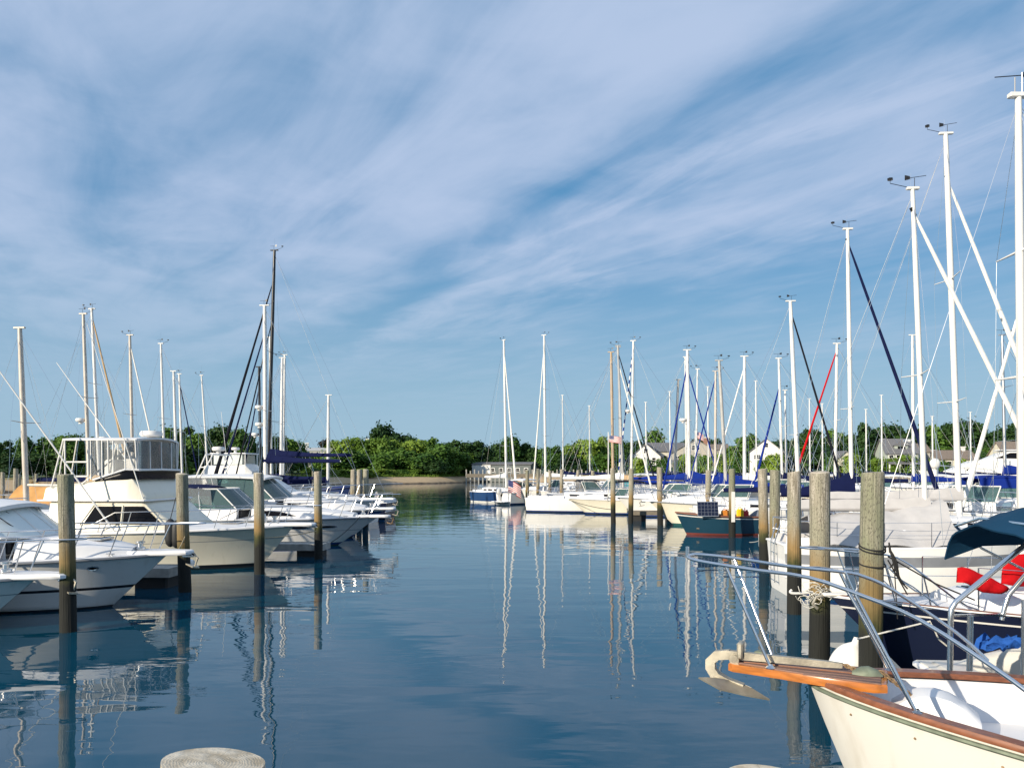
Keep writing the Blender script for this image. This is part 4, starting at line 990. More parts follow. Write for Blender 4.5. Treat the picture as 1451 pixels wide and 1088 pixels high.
# ---------------------------------------------------------------- sailing yacht
def sailboat(label, px, d, ptop, bow, group, L=None, heading=None, B=None, mast='white_paint', mast_w=.15, hull='white_gel', furl=None, cover='navy_canvas', boom=True, zs=1.05, zb=1.35, boom_z=None, radar_f=None,
             spread=(.5,), dodger=None, bimini=None, boot='stripe_blue', bottom='bottom_paint', band=None, srake=.12, stays=True, vane=True, bandf=(.72, .82), furl2=None, near=False, cabin=True, cover_shape=(.55, .2), rails=True, deckm='white_deck', name='sailboat', boom_len=None, J=None, mizzen=None, rake=.9, extra_stay=True):
    """px: mast foot in the photo at distance d; ptop: (px, py) of the mast head; bow: -1 / +1 along the image x"""
    hd = heading if heading is not None else (-6 if bow > 0 else 174)
    th = math.radians(hd); ct, sn = math.cos(th), math.sin(th)
    mx_, my_ = wx(px, d), d; zt = wz(ptop[1], d)
    rk = wx(ptop[0], d) - mx_                                        # mast head offset along world x
    rx, ry = rk * ct, -rk * sn
    if furl and J is None: J = max(1.6, abs(wx(furl[0], d) - mx_) / max(.35, abs(ct)) - .1)
    if J is None: J = (L or 9.) * .37
    L = L or max(7.2, min(12.5, J / .36)); B = B or (.75 + .27 * L)
    xm = L / 2 - .35 - J
    r = empty(name, (mx_ - ct * xm, my_ - sn * xm, 0), th); tag(r, label, 'sailboat', group)
    H = Hull(L, B, zb, zs, rake, transom=.62, draft=.6, p=2.0, q=1.0, mid=.45, flare=.35, sag=.06, srake=srake, soft=True, wl=.90)
    H.build('hull', r, hull, boot, bottom, band, bandf, n=30 if near else 18)
    H.deck('deck', r, deckm, .30, crown=.07); H.rubrail(r, 'teak_rail' if deckm == 'nonskid' else 'white_deck', .03, 'toe_rail', dz=.015, out=-.02)
    mb = MB(); x0, x1 = H.x(0) + .03, H.x(.30)
    for sg in (1, -1):
        mb.sheet([[(H.x(t), sg * H.b(t), H.z(t)), (H.x(t), sg * (H.b(t) - .32), H.z(t) + .03), (H.x(t), sg * (H.b(t) - .36), H.z(t) + .2), (H.x(t), sg * (H.b(t) - .44), H.z(t) + .2), (H.x(t), sg * (H.b(t) - .46), .5)] for t in (.02, .1, .2, .3)], deckm, .025)
    mb.box(x0, x1, -B * .3, B * .3, .46, .52, deckm); mb.box(x0, x0 + .3, -B * .3, B * .3, .5, zs, deckm, .04)
    mb.lathe([(.42, -.02), (.44, 0), (.42, .02), (.40, 0)], 'steel', 20, (x0 + 1., 0, 1.35), 'x'); mb.tube([(x0 + 1.06, 0, .5), (x0 + 1.06, 0, 1.4)], .05, 'white_paint', 8); mb.build('cockpit', r)
    if cabin:
        xa, xb = xm + J * .45, H.x(.30); st = []
        for k, w_, hgt in ((0, .34, .12), (.18, .46, .30), (.5, .58, .40), (.85, .60, .44), (1, .58, .44)):
            x = lerp(xa, xb, k); t = (x + L / 2) / L; ww = min(H.b(t) - .25, B / 2 * w_ * 1.15); st.append((x, H.z(t) - .04, H.z(t) + hgt, ww + .05, ww * .92, .07))
        mb = MB(); house_loft(mb, st[::-1], deckm); co = mb.build('cabin', r)
        for k0, k1 in ((.28, .48), (.55, .72), (.78, .92)):
            xA, xB = lerp(xa, xb, k0), lerp(xa, xb, k1); zc = H.z((lerp(xa, xb, .6) + L / 2) / L)
            windows(co, st, [[(xA, zc + .14), (xA - .05, zc + .28), (xB, zc + .30), (xB, zc + .14)]], 'window_black', .01)
        hatch(co, lerp(xa, xb, .1), st[1][2] - .05, .2)
    # spars
    zd = H.z((xm + L / 2) / L) + (.42 if cabin else .05)
    mb = MB(); nseg = 8; mp = []
    def MP(f): return (xm + rx * f, ry * f, lerp(zd, zt, f))
    mb.tube([MP(0), MP(.3), MP(.7), MP(.93), MP(1.)], [mast_w / 2, mast_w / 2, mast_w / 2 * .98, mast_w / 2 * .85, mast_w / 2 * .75], mast, 10)
    mb.box(MP(1)[0] - mast_w * 1.1, MP(1)[0] + mast_w * 1.2, ry - .05, ry + .05, zt - .02, zt + .05, mast, .01)
    mo = mb.build('mast', r)
    sp = [f if isinstance(f, (int, float)) else f for f in spread]
    for f in sp:
        q = MB(); c = MP(f); wsp = B * .33 * (1 - .25 * f)
        q.tube([(c[0] - .12, c[1] - wsp, c[2] + .04), c, (c[0] - .12, c[1] + wsp, c[2] + .04)], [.012, .024, .012], mast, 6); q.build('spreader', mo)
    if vane:
        q = MB(); c = MP(1.); s_ = 1 if vane is True else vane
        q.tube([(c[0] + .05, c[1], c[2]), (c[0] + .05, c[1], c[2] + .28), ], .008, 'black_paint', 4); q.tube([(c[0] + .05 - .22, c[1] + .06, c[2] + .29), (c[0] + .05 + .26, c[1] - .06, c[2] + .31)], .008, 'black_paint', 4)
        q.add([(c[0] - .17, c[1] + .055, c[2] + .24), (c[0] - .05, c[1] + .03, c[2] + .26), (c[0] - .05, c[1] + .03, c[2] + .34), (c[0] - .17, c[1] + .055, c[2] + .38)], [(0, 1, 2, 3)], 'black_paint')
        q.tube([(c[0] - .05, c[1], c[2] + .03), (c[0] - .55, c[1], c[2] + .16), (c[0] - .55, c[1], c[2] + .26)], .009, 'black_paint', 4)
        q.lathe([(.001, 0), (.07, 0), (.07, .05), (.001, .06)], 'black_paint', 6, (c[0] - .55, c[1], c[2] + .24))
        q.tube([(c[0] - .02, c[1] + .05, c[2]), (c[0] - .02, c[1] + .05, c[2] + .2 + .011 * d)], .003 + .00005 * d, 'steel', 4)
        q.build('wind_vane', mo)
    if radar_f:
        for f in (radar_f if isinstance(radar_f, (list, tuple)) else [radar_f]):
            c = MP(f); radar(mo, c[0] + .38, c[1], c[2], .26, post=.12); q = MB(); q.box(c[0], c[0] + .5, c[1] - .08, c[1] + .08, c[2] - .05, c[2] + .0, 'white_paint', .01); q.build('radar_bracket', mo)
    bz = boom_z or zd + 1.0; blen = boom_len or min(xm + L / 2 - .3, .40 * L + .6)
    if boom:
        mb = MB(); f_ = (bz - zd) / (zt - zd); c = MP(f_)
        mb.tube([(c[0] - .08, c[1], bz), (c[0] - blen, c[1], bz - .02)], .06, mast if mast != 'black_paint' else 'black_paint', 8); bo = mb.build('boom', r)
        if cover:
            g = []; n1 = 10
            for i in range(n1 + 1):
                k = i / n1; hh = lerp(cover_shape[0], cover_shape[1], 1 - (1 - k) ** 2.3) * (1 + .05 * math.sin(i * 2.3)); wv = .15 - .05 * k
                x = c[0] + .10 - (blen + .05) * k
                g.append([(x, c[1] + sg * w_ * (1 + .1 * math.sin(i * 3.1 + z_)), bz + z_ * hh - .09) for sg, w_, z_ in ((1, .02, -.12), (1, wv * .8, .0), (1, wv, .18), (1, wv * .7, .55), (1, .035, 1.), (-1, .035, 1.), (-1, wv * .7, .55), (-1, wv, .18), (-1, wv * .8, .0), (-1, .02, -.12))])
            q = MB(); q.loft(g, cover); q.build('sail_cover', bo)
    # furled headsails
    def furled(fx, head_f, m_, r0, r1, band_=None):
        q = MB(); A = Vector((fx, 0, H.zb + .25)); Bt = Vector(MP(head_f)); n1 = 12
        pts = [tuple(A.lerp(Bt, i / n1)) for i in range(n1 + 1)]
        rad = [lerp(r0, r1, (i / n1) ** .8) * (1 + .06 * math.sin(i * 2.1)) for i in range(n1 + 1)]; rad[0] *= .7; rad[-1] *= .6
        if band_:
            for i in range(n1 * 3):
                a_, b_ = i / (n1 * 3), (i + 1) / (n1 * 3); q.tube([tuple(A.lerp(Bt, a_)), tuple(A.lerp(Bt, b_))], lerp(r0, r1, a_), m_ if i % 2 else band_, 6)
        else: q.tube(pts, rad, m_, 8)
        fo = q.build('furled_sail', r)
        q = MB(); q.lathe([(.10, -.10), (.10, -.06), (.05, -.04), (.05, .06), (.10, .08), (.10, .12)], 'black_paint', 10, (A.x, A.y, A.z - .12)); q.tube([tuple(Bt), MP(min(1, head_f + .045))], .011, 'steel', 5)
        hv = Vector(MP(head_f)); dv = (Bt - A).normalized(); q.tube([tuple(hv - dv * .1), tuple(hv + dv * .14)], .05, 'black_paint', 6); q.build('furler', fo)
    if furl: furled(xm + J, furl[2] if len(furl) > 2 else .93, furl[1], furl[3] if len(furl) > 3 else .085, .042, furl[4] if len(furl) > 4 else None)
    if furl2: furled(xm + J * furl2[0], furl2[2], furl2[1], .06, .035)
    if stays:
        q = MB(); rr = .0035 + .00008 * d; tp = MP(.985)
        if not furl: q.tube([tp, (xm + J, 0, H.zb + .05)], rr, 'steel', 4)
        q.tube([tp, (H.x(0) + .15, 0, zs + .05)], rr, 'steel', 4)
        tm = (xm + L / 2) / L
        for sg in (1, -1):
            ch = (xm - .15, sg * (H.b(tm) - .12), H.z(tm)); prev = MP(.975)
            for f in sorted(sp, reverse=True):
                c = MP(f); wsp = B * .33 * (1 - .25 * f); e_ = (c[0] - .12, c[1] + sg * wsp, c[2] + .04); q.tube([prev, e_], rr, 'steel', 4); prev = e_
            q.tube([prev, ch], rr, 'steel', 4); q.tube([MP(min(sp) if sp else .5), (xm + .35, ch[1], ch[2])], rr, 'steel', 4)
        if extra_stay: q.tube([MP(.97), (xm + .12, .05, zd + .3)], rr * .8, 'rope_white', 4); q.tube([tp, (c[0] - blen if boom else xm - 2, 0, bz)], rr * .8, 'rope_white', 4)
        q.build('rigging', r)
    if rails:
        bow_rail(H, r, .80, .12, h=.6, n_st=3, rake=.05, name='pulpit', r=.014, tube_n=5)
        q = MB()
        for sg in (1, -1):
            P0 = [H.edge(t, sg, .07, .62) for t in (0.02, .16, .3, .44, .58, .72, .83)]
            for p_ in P0: q.tube([(p_[0], p_[1], p_[2] - .64), p_], .012, 'steel', 5)
            q.tube(P0, .0045 + .00006 * d, 'steel', 4); q.tube([(x, y, z - .3) for x, y, z in P0], .0045 + .00006 * d, 'steel', 4)
        a_, b_ = H.edge(.02, 1, .07, .62), H.edge(.02, -1, .07, .62); q.tube([H.edge(.14, 1, .07, .62), a_, b_, H.edge(.14, -1, .07, .62)], .014, 'steel', 6); q.tube([(a_[0], a_[1], a_[2] - .3), (b_[0], b_[1], b_[2] - .3)], .012, 'steel', 5)
        q.build('guard_rail', r)
    if dodger:
        q = MB(); x = H.x(.30) + .35; zz = H.z(.3) + .4; g = []
        for i in range(6):
            k = i / 5; a_ = k * PI * .5; row_ = []
            for j in range(9):
                f = -1 + j / 4; row_.append((x - 1.15 * k, B * .33 * f * (1 if abs(f) < 1 else 1.0), zz + .62 * math.sin(a_) * (1 - .22 * f ** 4) - (.3 * abs(f) ** 6 * (1 - .0))))
            g.append(row_)
        q.sheet(g, dodger, .02); q.build('dodger', r)
    if bimini:
        q = MB(); xa, xb = H.x(.02), H.x(.26); zz = zs + 1.75
        q.sheet([[(lerp(xa, xb, i / 5), B * .38 * f, zz + .13 * (1 - f * f) - .16 * abs(f) ** 5 + .05 * math.sin(PI * i / 5)) for f in [-1 + j / 4 for j in range(9)]] for i in range(6)], bimini, .02); bi = q.build('bimini', r)
        q = MB()
        for k in (.05, .5, .95):
            x = lerp(xa, xb, k); q.tube([(lerp(xa, xb, .5), B * .40, zs + .1), (x, B * .375, zz - .12), (x, -B * .375, zz - .12), (lerp(xa, xb, .5), -B * .40, zs + .1)], .013, 'steel', 5)
        q.build('bimini_frame', bi)
    if mizzen:
        mpx, mtop, mm, mf = mizzen; xz = xm + (wx(mpx, d) - mx_) / ct * 1.; zz = wz(mtop, d); q = MB(); q.tube([(xz, 0, zs), (xz, 0, zz)], [.06, .045], mm, 8); q.build('mizzen_mast', r)
    return r, H
# ================================================================ boats along the left dock
GM = 'motor boats berthed bow-out on the left side'
cruiser('white motorboat nearest the bottom left corner, only its bow and raked rail in view', 56, 15.2, -3, 8.5, 3.0, 1.08, .95, GM, band='stripe_grey', bandf=(.60, .62), rake=1.3, trunk=(1.6, 4.2, 1.45, .5, 1.05), ws=(4.3, 1.45, .6, 2.2, 6., 1.15, 1.0), rail=(.40, .30), pulpit=.62, near=True, rail_h=.66, name='motor_cruiser')
r1, H1 = cruiser('white cruiser with a black waterline stripe and a pale wheelhouse windshield under a hardtop', 240, 18.0, -2, 8.6, 3.1, 1.24, 1.08, GM, band='stripe_black', bandf=(.27, .33), boot='white_gel', rake=1.35, trunk=(.75, 2.9, 1.56, .5, 1.10), ws=(2.75, 1.64, .85, 2.33, 5.1, 1.24, 1.0, dict(gl='pale_glass', mull=3, r=.035)), hard=(3.35, 6.2, 2.33, 1.10, 'white_deck'),
        ports=[(1.25, .80, .10, .045)], rail=(.50, .28), pulpit=.55, near=True)
q = MB()      # wipers on the screen
for y0, y1 in ((-.62, -.95), (-.1, -.5), (.4, .05)): q.tube([(4.3 - 3.02, y0, 1.72), (4.3 - 3.5, y1, 2.2)], .012, 'rubber', 5)
q.build('wiper', r1)
# ---- sportfishing boat
r = place('sportfishing_boat', 418, 25.5, 10.6, -4, 'cream sportfishing boat with a high flybridge in clear curtains and outrigger poles', 'boat', GM); L2_ = 5.3
H = Hull(10.6, 4.0, 1.38, 1.18, 1.15, p=2.3, flare=.9); H.build('hull', r, 'cream_gel', 'stripe_black', 'bottom_paint', 'stripe_grey', (.64, .655), n=40); H.deck('foredeck', r, 'white_deck', .30, crown=.14); H.rubrail(r, 'white_deck', .04)
q = MB()
for sg in (1, -1): q.sheet([[(H.x(t), sg * H.b(t), H.z(t)), (H.x(t), sg * (H.b(t) - .3), H.z(t) + .02), (H.x(t), sg * (H.b(t) - .34), .5)] for t in (0, .06, .12, .18, .24, .30)], 'white_deck', .03)
q.box(-5.25, -2.1, -1.55, 1.55, .45, .5, 'white_deck'); q.box(-5.25, -5., -1.6, 1.6, .5, 1.16, 'white_deck', .04); q.build('cockpit', r)
HS = [(L2_ - 7.3, 1.15, 2.16, 1.66, 1.50), (L2_ - 4.35, 1.2, 2.16, 1.66, 1.48), (L2_ - 3.35, 1.25, 1.42, 1.50, 1.30)]
q = MB(); house_loft(q, HS, 'cream_gel'); ho = q.build('deckhouse', r)
windows(ho, HS, [[(L2_ - 3.72, 1.47), (L2_ - 4.88, 1.47), (L2_ - 4.88, 2.02), (L2_ - 4.28, 2.02)]]); windows(ho, HS, [[(L2_ - 4.98, 1.47), (L2_ - 6.15, 1.47), (L2_ - 5.82, 2.02), (L2_ - 4.98, 2.02)]])
q = MB()
for sg in (1, -1):
    q = MB()
    for pl in ([(L2_ - 3.62, 1.43), (L2_ - 4.24, 2.07), (L2_ - 5.86, 2.07), (L2_ - 6.27, 1.43), (L2_ - 3.62, 1.43)], [(L2_ - 4.93, 1.45), (L2_ - 4.93, 2.05)]): q.tube([(x, sg * (side_y(HS, x, z) + .012), z) for x, z in pl], .022, 'cream_gel', 5)
    q.build('window_frame', ho)
q = MB(); q.box(L2_ - 7.7, L2_ - 4.2, -1.58, 1.58, 2.165, 2.225, 'white_deck', .02); q.build('brow', ho)
FS = [(L2_ - 7.5, 2.226, 2.60, 1.52, 1.44), (L2_ - 5.4, 2.226, 2.86, 1.52, 1.42), (L2_ - 4.75, 2.226, 2.92, 1.50, 1.36), (L2_ - 4.25, 2.226, 2.29, 1.48, 1.38)]
q = MB(); house_loft(q, FS, 'cream_gel'); fb = q.build('flybridge', r)
VS = [(L2_ - 5.9, 2.80, 2.86, 1.42, 1.42), (L2_ - 4.9, 2.86, 3.16, 1.40, 1.40), (L2_ - 4.55, 2.86, 3.12, 1.28, 1.30)]
q = MB(); house_loft(q, VS, 'window_black'); q.build('visor', fb)
q = MB(); q.tube([(L2_ - 5.95, 1.43, 2.84), (L2_ - 4.9, 1.42, 3.17), (L2_ - 4.52, 1.30, 3.15), (L2_ - 4.46, 0, 3.17), (L2_ - 4.52, -1.30, 3.15), (L2_ - 4.9, -1.42, 3.17), (L2_ - 5.95, -1.43, 2.84)], .035, 'white_deck', 6); q.build('coaming', fb)
q = MB(); zt = 4.10
q.sheet([[(lerp(L2_ - 6.9, L2_ - 4.45, i / 6) - .15 * f * f * (i / 6), 1.5 * f * (1 - .12 * (i / 6) ** 4), zt + .08 * (1 - f * f)) for f in [-1 + j / 4 for j in range(9)]] for i in range(7)], 'white_deck', .06); ht = q.build('hardtop', fb)
radar(ht, L2_ - 5.15, .55, zt + .17, .36, post=.12)
for sg in (1, -1):
    q = MB()
    for p0, p1 in (((L2_ - 4.62, 1.28, 3.15), (L2_ - 4.62, 1.36, zt)), ((L2_ - 5.45, 1.42, 3.0), (L2_ - 5.45, 1.45, zt)), ((L2_ - 6.1, 1.43, 2.8), (L2_ - 6.1, 1.46, zt)), ((L2_ - 6.85, 1.43, 2.55), (L2_ - 6.85, 1.46, zt)), ((L2_ - 4.7, 1.3, 3.98), (L2_ - 6.3, 1.44, 2.72)), ((L2_ - 6.85, 1.44, 3.4), (L2_ - 6.1, 1.45, 3.4)), ((L2_ - 6.85, 1.44, 2.95), (L2_ - 6.1, 1.45, 2.95)), ((L2_ - 7.3, 1.45, 2.6), (L2_ - 6.9, 1.46, zt))):
        q.tube([(p0[0], sg * p0[1], p0[2]), (p1[0], sg * p1[1], p1[2])], .028, 'white_paint', 6)
    q.build('tower_frame', fb)
q = MB()
for sg in (1, -1): q.tube([(L2_ - 7.55, sg * .30 - 1.0, .55), (L2_ - 6.95, sg * .30 - 1.0, zt)], .022, 'white_paint', 6)
for k in range(7): z = lerp(.8, 2.5, k / 6); x = lerp(L2_ - 7.55, L2_ - 6.95, (z - .55) / (zt - .55)); q.tube([(x, -1.3, z), (x, -.7, z)], .018, 'white_paint', 5)
q.build('ladder', fb)
q = MB()
for sg in (1, -1):
    q.sheet([[(lerp(L2_ - 6.0, L2_ - 4.9, i / 6), sg * (1.43 + .02 * math.sin(i * 2.1)), lerp(2.85, 3.17, i / 6)), (lerp(L2_ - 6.0, L2_ - 4.9, i / 6), sg * (1.45 + .02 * math.sin(i * 1.7)), zt - .02)] for i in range(7)], 'clear_vinyl', .006)
q.sheet([[(L2_ - 4.9 + .42 * math.sin(math.radians(a_ + 90)) if False else L2_ - 4.9 + .40 * (1 - (abs(a_) / 90) ** 3), 1.42 * math.sin(math.radians(a_)), 3.17), (L2_ - 4.9 + .40 * (1 - (abs(a_) / 90) ** 3) - .02 + .02 * math.sin(a_), 1.43 * math.sin(math.radians(a_)), zt - .02)] for a_ in range(-90, 91, 12)], 'clear_vinyl', .006)
q.build('clear_curtain', fb)
q = MB()
for a_ in (-90, -58, -28, 0, 28, 58, 90):
    x_ = L2_ - 4.9 + .40 * (1 - (abs(a_) / 90) ** 3); y_ = 1.43 * math.sin(math.radians(a_)); q.tube([(x_ + .006, y_ * 1.005, 3.17), (x_ - .012, y_ * 1.01, zt - .03)], .022, 'vinyl_white', 5)
for sg in (1, -1):
    for k_ in (.0, .33, .66): x_ = lerp(L2_ - 6.0, L2_ - 4.9, k_); q.tube([(x_, sg * 1.445, lerp(2.85, 3.17, k_)), (x_, sg * 1.465, zt - .03)], .020, 'vinyl_white', 5)
q.build('curtain_seams', fb)
q = MB(); q.box(L2_ - 5.5, L2_ - 5.0, -.45, .45, 2.9, 3.62, 'white_deck', .05); q.box(L2_ - 6.3, L2_ - 5.9, -.3, .3, 2.7, 3.5, 'vinyl_white', .06); q.box(L2_ - 6.3, L2_ - 5.9, .45, 1.05, 2.7, 3.5, 'vinyl_white', .06); q.box(L2_ - 4.98, L2_ - 4.93, -1.2, -.6, 3.72, 4.02, 'stripe_black'); q.build('helm_seats', fb)
for nm, p0, p1 in (('outrigger', (L2_ - 5.0, -1.78, 1.2), (L2_ - 9.2, -2.9, 7.8)), ('outrigger', (L2_ - 5.0, 1.78, 1.2), (L2_ - 9.4, 1.9, 7.0)), ('antenna', (L2_ - 4.3, -1.45, 2.2), (L2_ - 6.1, -1.5, 7.7))):
    q = MB(); q.tube([p0, tuple(lerp(a, b, .5) for a, b in zip(p0, p1)), p1], [.030, .025, .012] if nm == 'outrigger' else [.018, .013, .008], 'white_paint', 7); q.build(nm, r)
bow_rail(H, r, .42, .85, h=.56, n_st=7, rake=.22, tube_n=8, r=.016); pulpit_plank(H, r, .70, anc=None, mname='white_deck'); hatch(r, L2_ - 2.1, H.z(.8) + .12, .3)
q = MB(); q.lathe([(.001, -.16), (.12, -.14), (.17, 0), (.12, .14), (.001, .16)], 'vinyl_white', 14, (L2_ - 1.0, -.3, H.zb + .22)); q.build('coiled_line', r)
for i, (px, y0) in enumerate(((241.5, 735), (250.5, 737))):
    d = 23.35; q = MB(); zt = wz(y0, d); q.lathe([(.001, -.84), (.06, -.82), (.13, -.74), (.155, -.6), (.16, -.4), (.155, -.2), (.12, -.07), (.05, 0), (.001, .01)], 'rubber', 16); q.tube([(0, 0, 0), (.04 - .03 * i, .28, .62)], .012, 'rope_black', 5)
    o = q.build('fender', None, (wx(px, d), d, zt)); tag(o, ('black fender hanging from the sportfishing boat rail, the one farther from the piling', 'black fender hanging from the sportfishing boat rail, half behind the piling')[i], 'fender', 'black fenders')
# ---- the rest of the cruisers
r, H = cruiser('white cruiser with black canvas top, teal windshield and two long oval bow ports', 537, 33.0, -3, 10.2, 3.5, 1.22, 1.10, GM, band='stripe_grey', bandf=(.46, .48), rake=1.75, trunk=(1.0, 5.0, 1.62, .55, 1.25), ws=(5.2, 1.55, .95, 2.38, 7.6, 1.35, 1.12), hard=(6.9, 9.2, 2.45, 1.25, 'navy_canvas'), canvas=(6.6, 9.0, 1.6, 2.42, 1.28, 'clear_vinyl'), ports=[(1.75, .70, .42, .05), (2.9, .70, .42, .05)], rail=(.40, .22), pulpit=.5, side_glass=(.55, .95), anc='galv_rust')
cruiser('white hardtop express cruiser with arched side windows and a radar arch carrying a dome', 546, 36.8, -3, 11., 3.7, 1.36, 1.2, GM, band='stripe_blue', bandf=(.80, .90), rake=1.6, trunk=(.9, 4.4, 1.85, .6, 1.35), ws=(4.4, 1.8, 1.1, 2.78, 7.6, 1.42, 1.15), hard=(5.2, 9.6, 2.85, 1.3, 'white_deck'), canvas=(7.4, 9.3, 1.9, 2.82, 1.36, 'clear_vinyl'), arch=(9.2, 3.9, 1.25, 1.2), rail=(.45, .22), pulpit=.5, side_glass=(.5, .95))
r, H = cruiser('white sedan cruiser with sloping cabin front, its pulpit reaching farthest into the channel', 534, 41.2, -3, 10.5, 3.6, 1.66, 1.35, GM, rake=1.5, trunk=(.9, 4.2, 2.0, .6, 1.3), rail=(.45, .35), pulpit=1.0, rail_h=.75)
st = [(5.25 - 9.3, 1.3, 2.78, 1.5, 1.35), (5.25 - 6.0, 1.4, 2.86, 1.5, 1.3), (5.25 - 4.0, 1.5, 1.75, 1.25, 1.05)]; q = MB(); house_loft(q, st, 'white_gel'); ho = q.build('deckhouse', r)
windows(ho, st, [[(5.25 - 4.6, 1.84), (5.25 - 6.1, 1.84), (5.25 - 6.1, 2.5), (5.25 - 5.6, 2.5)]]); windows(ho, st, [[(5.25 - 6.25, 1.84), (5.25 - 8.6, 1.84), (5.25 - 8.6, 2.5), (5.25 - 6.25, 2.5)]])
r, H = cruiser('distant white flybridge cruiser with square windows beside the blue sail cover', 470, 57, -4, 10, 3.6, 1.6, 1.3, GM, rail=(.5, .25), pulpit=.5)
st = [(-4., 1.2, 2.9, 1.55, 1.45), (-.4, 1.3, 2.9, 1.55, 1.4), (.6, 1.4, 1.7, 1.4, 1.2)]; q = MB(); house_loft(q, st, 'white_gel'); ho = q.build('deckhouse', r)
windows(ho, st, [[(-3.6, 2.0), (-3.6, 2.65), (-2., 2.65), (-2., 2.0)]]); windows(ho, st, [[(-1.8, 2.0), (-1.8, 2.65), (-.3, 2.65), (-.05, 2.0)]])
st = [(-4., 2.92, 3.5, 1.3, 1.25), (-1.0, 2.92, 3.6, 1.3, 1.2), (-.5, 2.92, 3.1, 1.2, 1.1)]; q = MB(); house_loft(q, st, 'white_gel'); fb = q.build('flybridge', r)
q = MB(); q.box(-3.6, -.9, -1.2, 1.2, 4.35, 4.45, 'white_deck', .03)
for x in (-3.5, -1.): 
    for y in (-1.1, 1.1): q.tube([(x, y, 3.5), (x, y, 4.36)], .04, 'white_paint', 6)
q.build('hardtop', fb); radar(fb, -2.2, 0, 4.68, .3); 
for sg in (1, -1): q = MB(); side_panel(q, [(-3.4, 3.5, 4.4, 1.15, 1.15), (-1.1, 3.5, 4.4, 1.15, 1.15)], [(-3.3, 3.62), (-3.3, 4.3), (-1.2, 4.3), (-1.2, 3.62)], 'pale_glass', .012, (sg,)); q.build('curtain', fb)
r, H = cruiser('white motorboat far back with only its pale cabin roof showing over the nearest cruiser', 12, 30, -4, 8, 3., 1.4, 1.2, GM, rail=(.5, .25), pulpit=.5, trunk=(.9, 3, 1.9, .5, 1.2), ws=(3.2, 1.9, .6, 2.6, 5, 1.3, 1.1), hard=(3.6, 6.2, 2.66, 1.25, 'white_deck'))
# orange canvas cover on a boat behind the nearest cruiser
r, H = cruiser('boat under a tent of orange canvas between the white wheelhouse and the sportfishing boat', 104, 40, -4, 8, 3.0, 1.4, 1.2, GM, rail=None, pulpit=None)
q = MB(); q.sheet([[(lerp(1.2, 3.5, i / 8), 1.2 * f * (1 - .2 * (i / 8) ** 3), 2.42 - .10 * math.sin(i * 1.6) * (1 - abs(f)) - .95 * abs(f) ** 1.3 - .1 * (i / 8) ** 4) for f in [-1 + j / 5 for j in range(11)]] for i in range(9)], 'orange_canvas', .02); q.build('boat_cover', r)
# ---- sailboats behind them
GS = 'sailboats standing behind the motor cruisers'
sailboat('sailboat with a bare thick beige mast, the outermost one over the nearest cruiser', 38, 32, (28, 465), -1, GS, L=8.0, mast='beige_alu', mast_w=.215, cover=None, boom_len=1.8, vane=False, spread=(.48,), J=3., boom_z=2.55)
sailboat('sailboat with a plain grey mast close beside the radar-carrying white one', 127, 44, (118, 445), -1, GS, L=9, mast='beige_alu', mast_w=.2, cover='tan_canvas', vane=True, spread=(.55,), radar_f=.42)
sailboat('white-masted sailboat with a tan furled headsail and a radar on its mast', 142, 48.5, (130, 438), 1, GS, L=9, mast_w=.19, furl=(196, 'tan_canvas', .96, .10), spread=(.6,), radar_f=.30)
sailboat('grey-masted sailboat with a thin white furled sail rising behind the flybridge', 189, 53, (184, 475), 1, GS, mast='beige_alu', mast_w=.21, furl=(236, 'white_sail', .95, .07), spread=(.5,))
sailboat('slim white-masted sailboat rising behind the radar of the flybridge', 234, 57, (228, 487), -1, GS, mast_w=.18, spread=(.5,), L=9)
sailboat('sailboat with a short white mast, one of a close pair behind the clear curtains', 251, 61, (246, 526), -1, GS, mast_w=.21, spread=(.5,), vane=False, L=9)
sailboat('sailboat of the close pair with black furled sail sloping away from its white mast', 258.5, 65, (254, 530), 1, GS, mast_w=.18, spread=(.5,), furl=(282, 'navy_canvas', .93, .06), L=9)
sailboat('sailboat with a hair-thin leaning white mast left of the long black furled sail', 296, 70, (285.5, 532), 1, GS, mast_w=.15, spread=(.55,), L=9.5)
sailboat('big sailboat with a very tall black mast and a long black furled headsail', 379, 53, (389, 355), -1, GS, L=13, mast='black_paint', mast_w=.24, furl=(292, 'black_canvas', .88, .15), hull='navy_gel', cover='navy_canvas', spread=(.3, .58), furl2=(.62, 'black_canvas', .72), boom_z=4.2, extra_stay=True)
sailboat('white-masted sailboat right in front of the tall black mast, two radar domes on its mast', 376.5, 48.5, (375, 433), -1, GS, L=10.5, mast_w=.27, furl=(330, 'navy_canvas', .86, .07), cover='navy_canvas', boom_z=3.75, spread=(.45,), radar_f=(.37, .46), J=3.2)
sailboat('ketch with a short dark mizzen mast crowded against the tall black mast', 370, 57, (367, 520), -1, GS, L=9, mast='black_paint', mast_w=.2, furl=(338, 'navy_canvas', .85, .06), spread=(.5,), radar_f=.45, vane=False)
sailboat('white sailboat whose mast stands tightly against the tall black mast on its channel side', 384.5, 61.5, (382.5, 478), 1, GS, L=9, mast_w=.22, spread=(.5,), vane=False, cover='blue_canvas')
sailboat('sailboat with the thicker of two paired white masts right of the black mast', 398, 66, (400, 507), 1, GS, L=9, mast_w=.27, spread=(.5,), cover='navy_canvas')
sailboat('twin white mast standing half behind the thick one, over the white flybridge cruiser', 401, 71, (403.5, 503), 1, GS, L=9, mast_w=.22, spread=(.5,), cover='navy_canvas')
sailboat('lone white-masted sailboat at the end of the left row by the wooded point', 464.5, 62, (465.5, 560), 1, GS, L=8, mast_w=.24, spread=(.55,), cover='navy_canvas', vane=False, boom_z=2.2, cover_shape=(.6, .4))
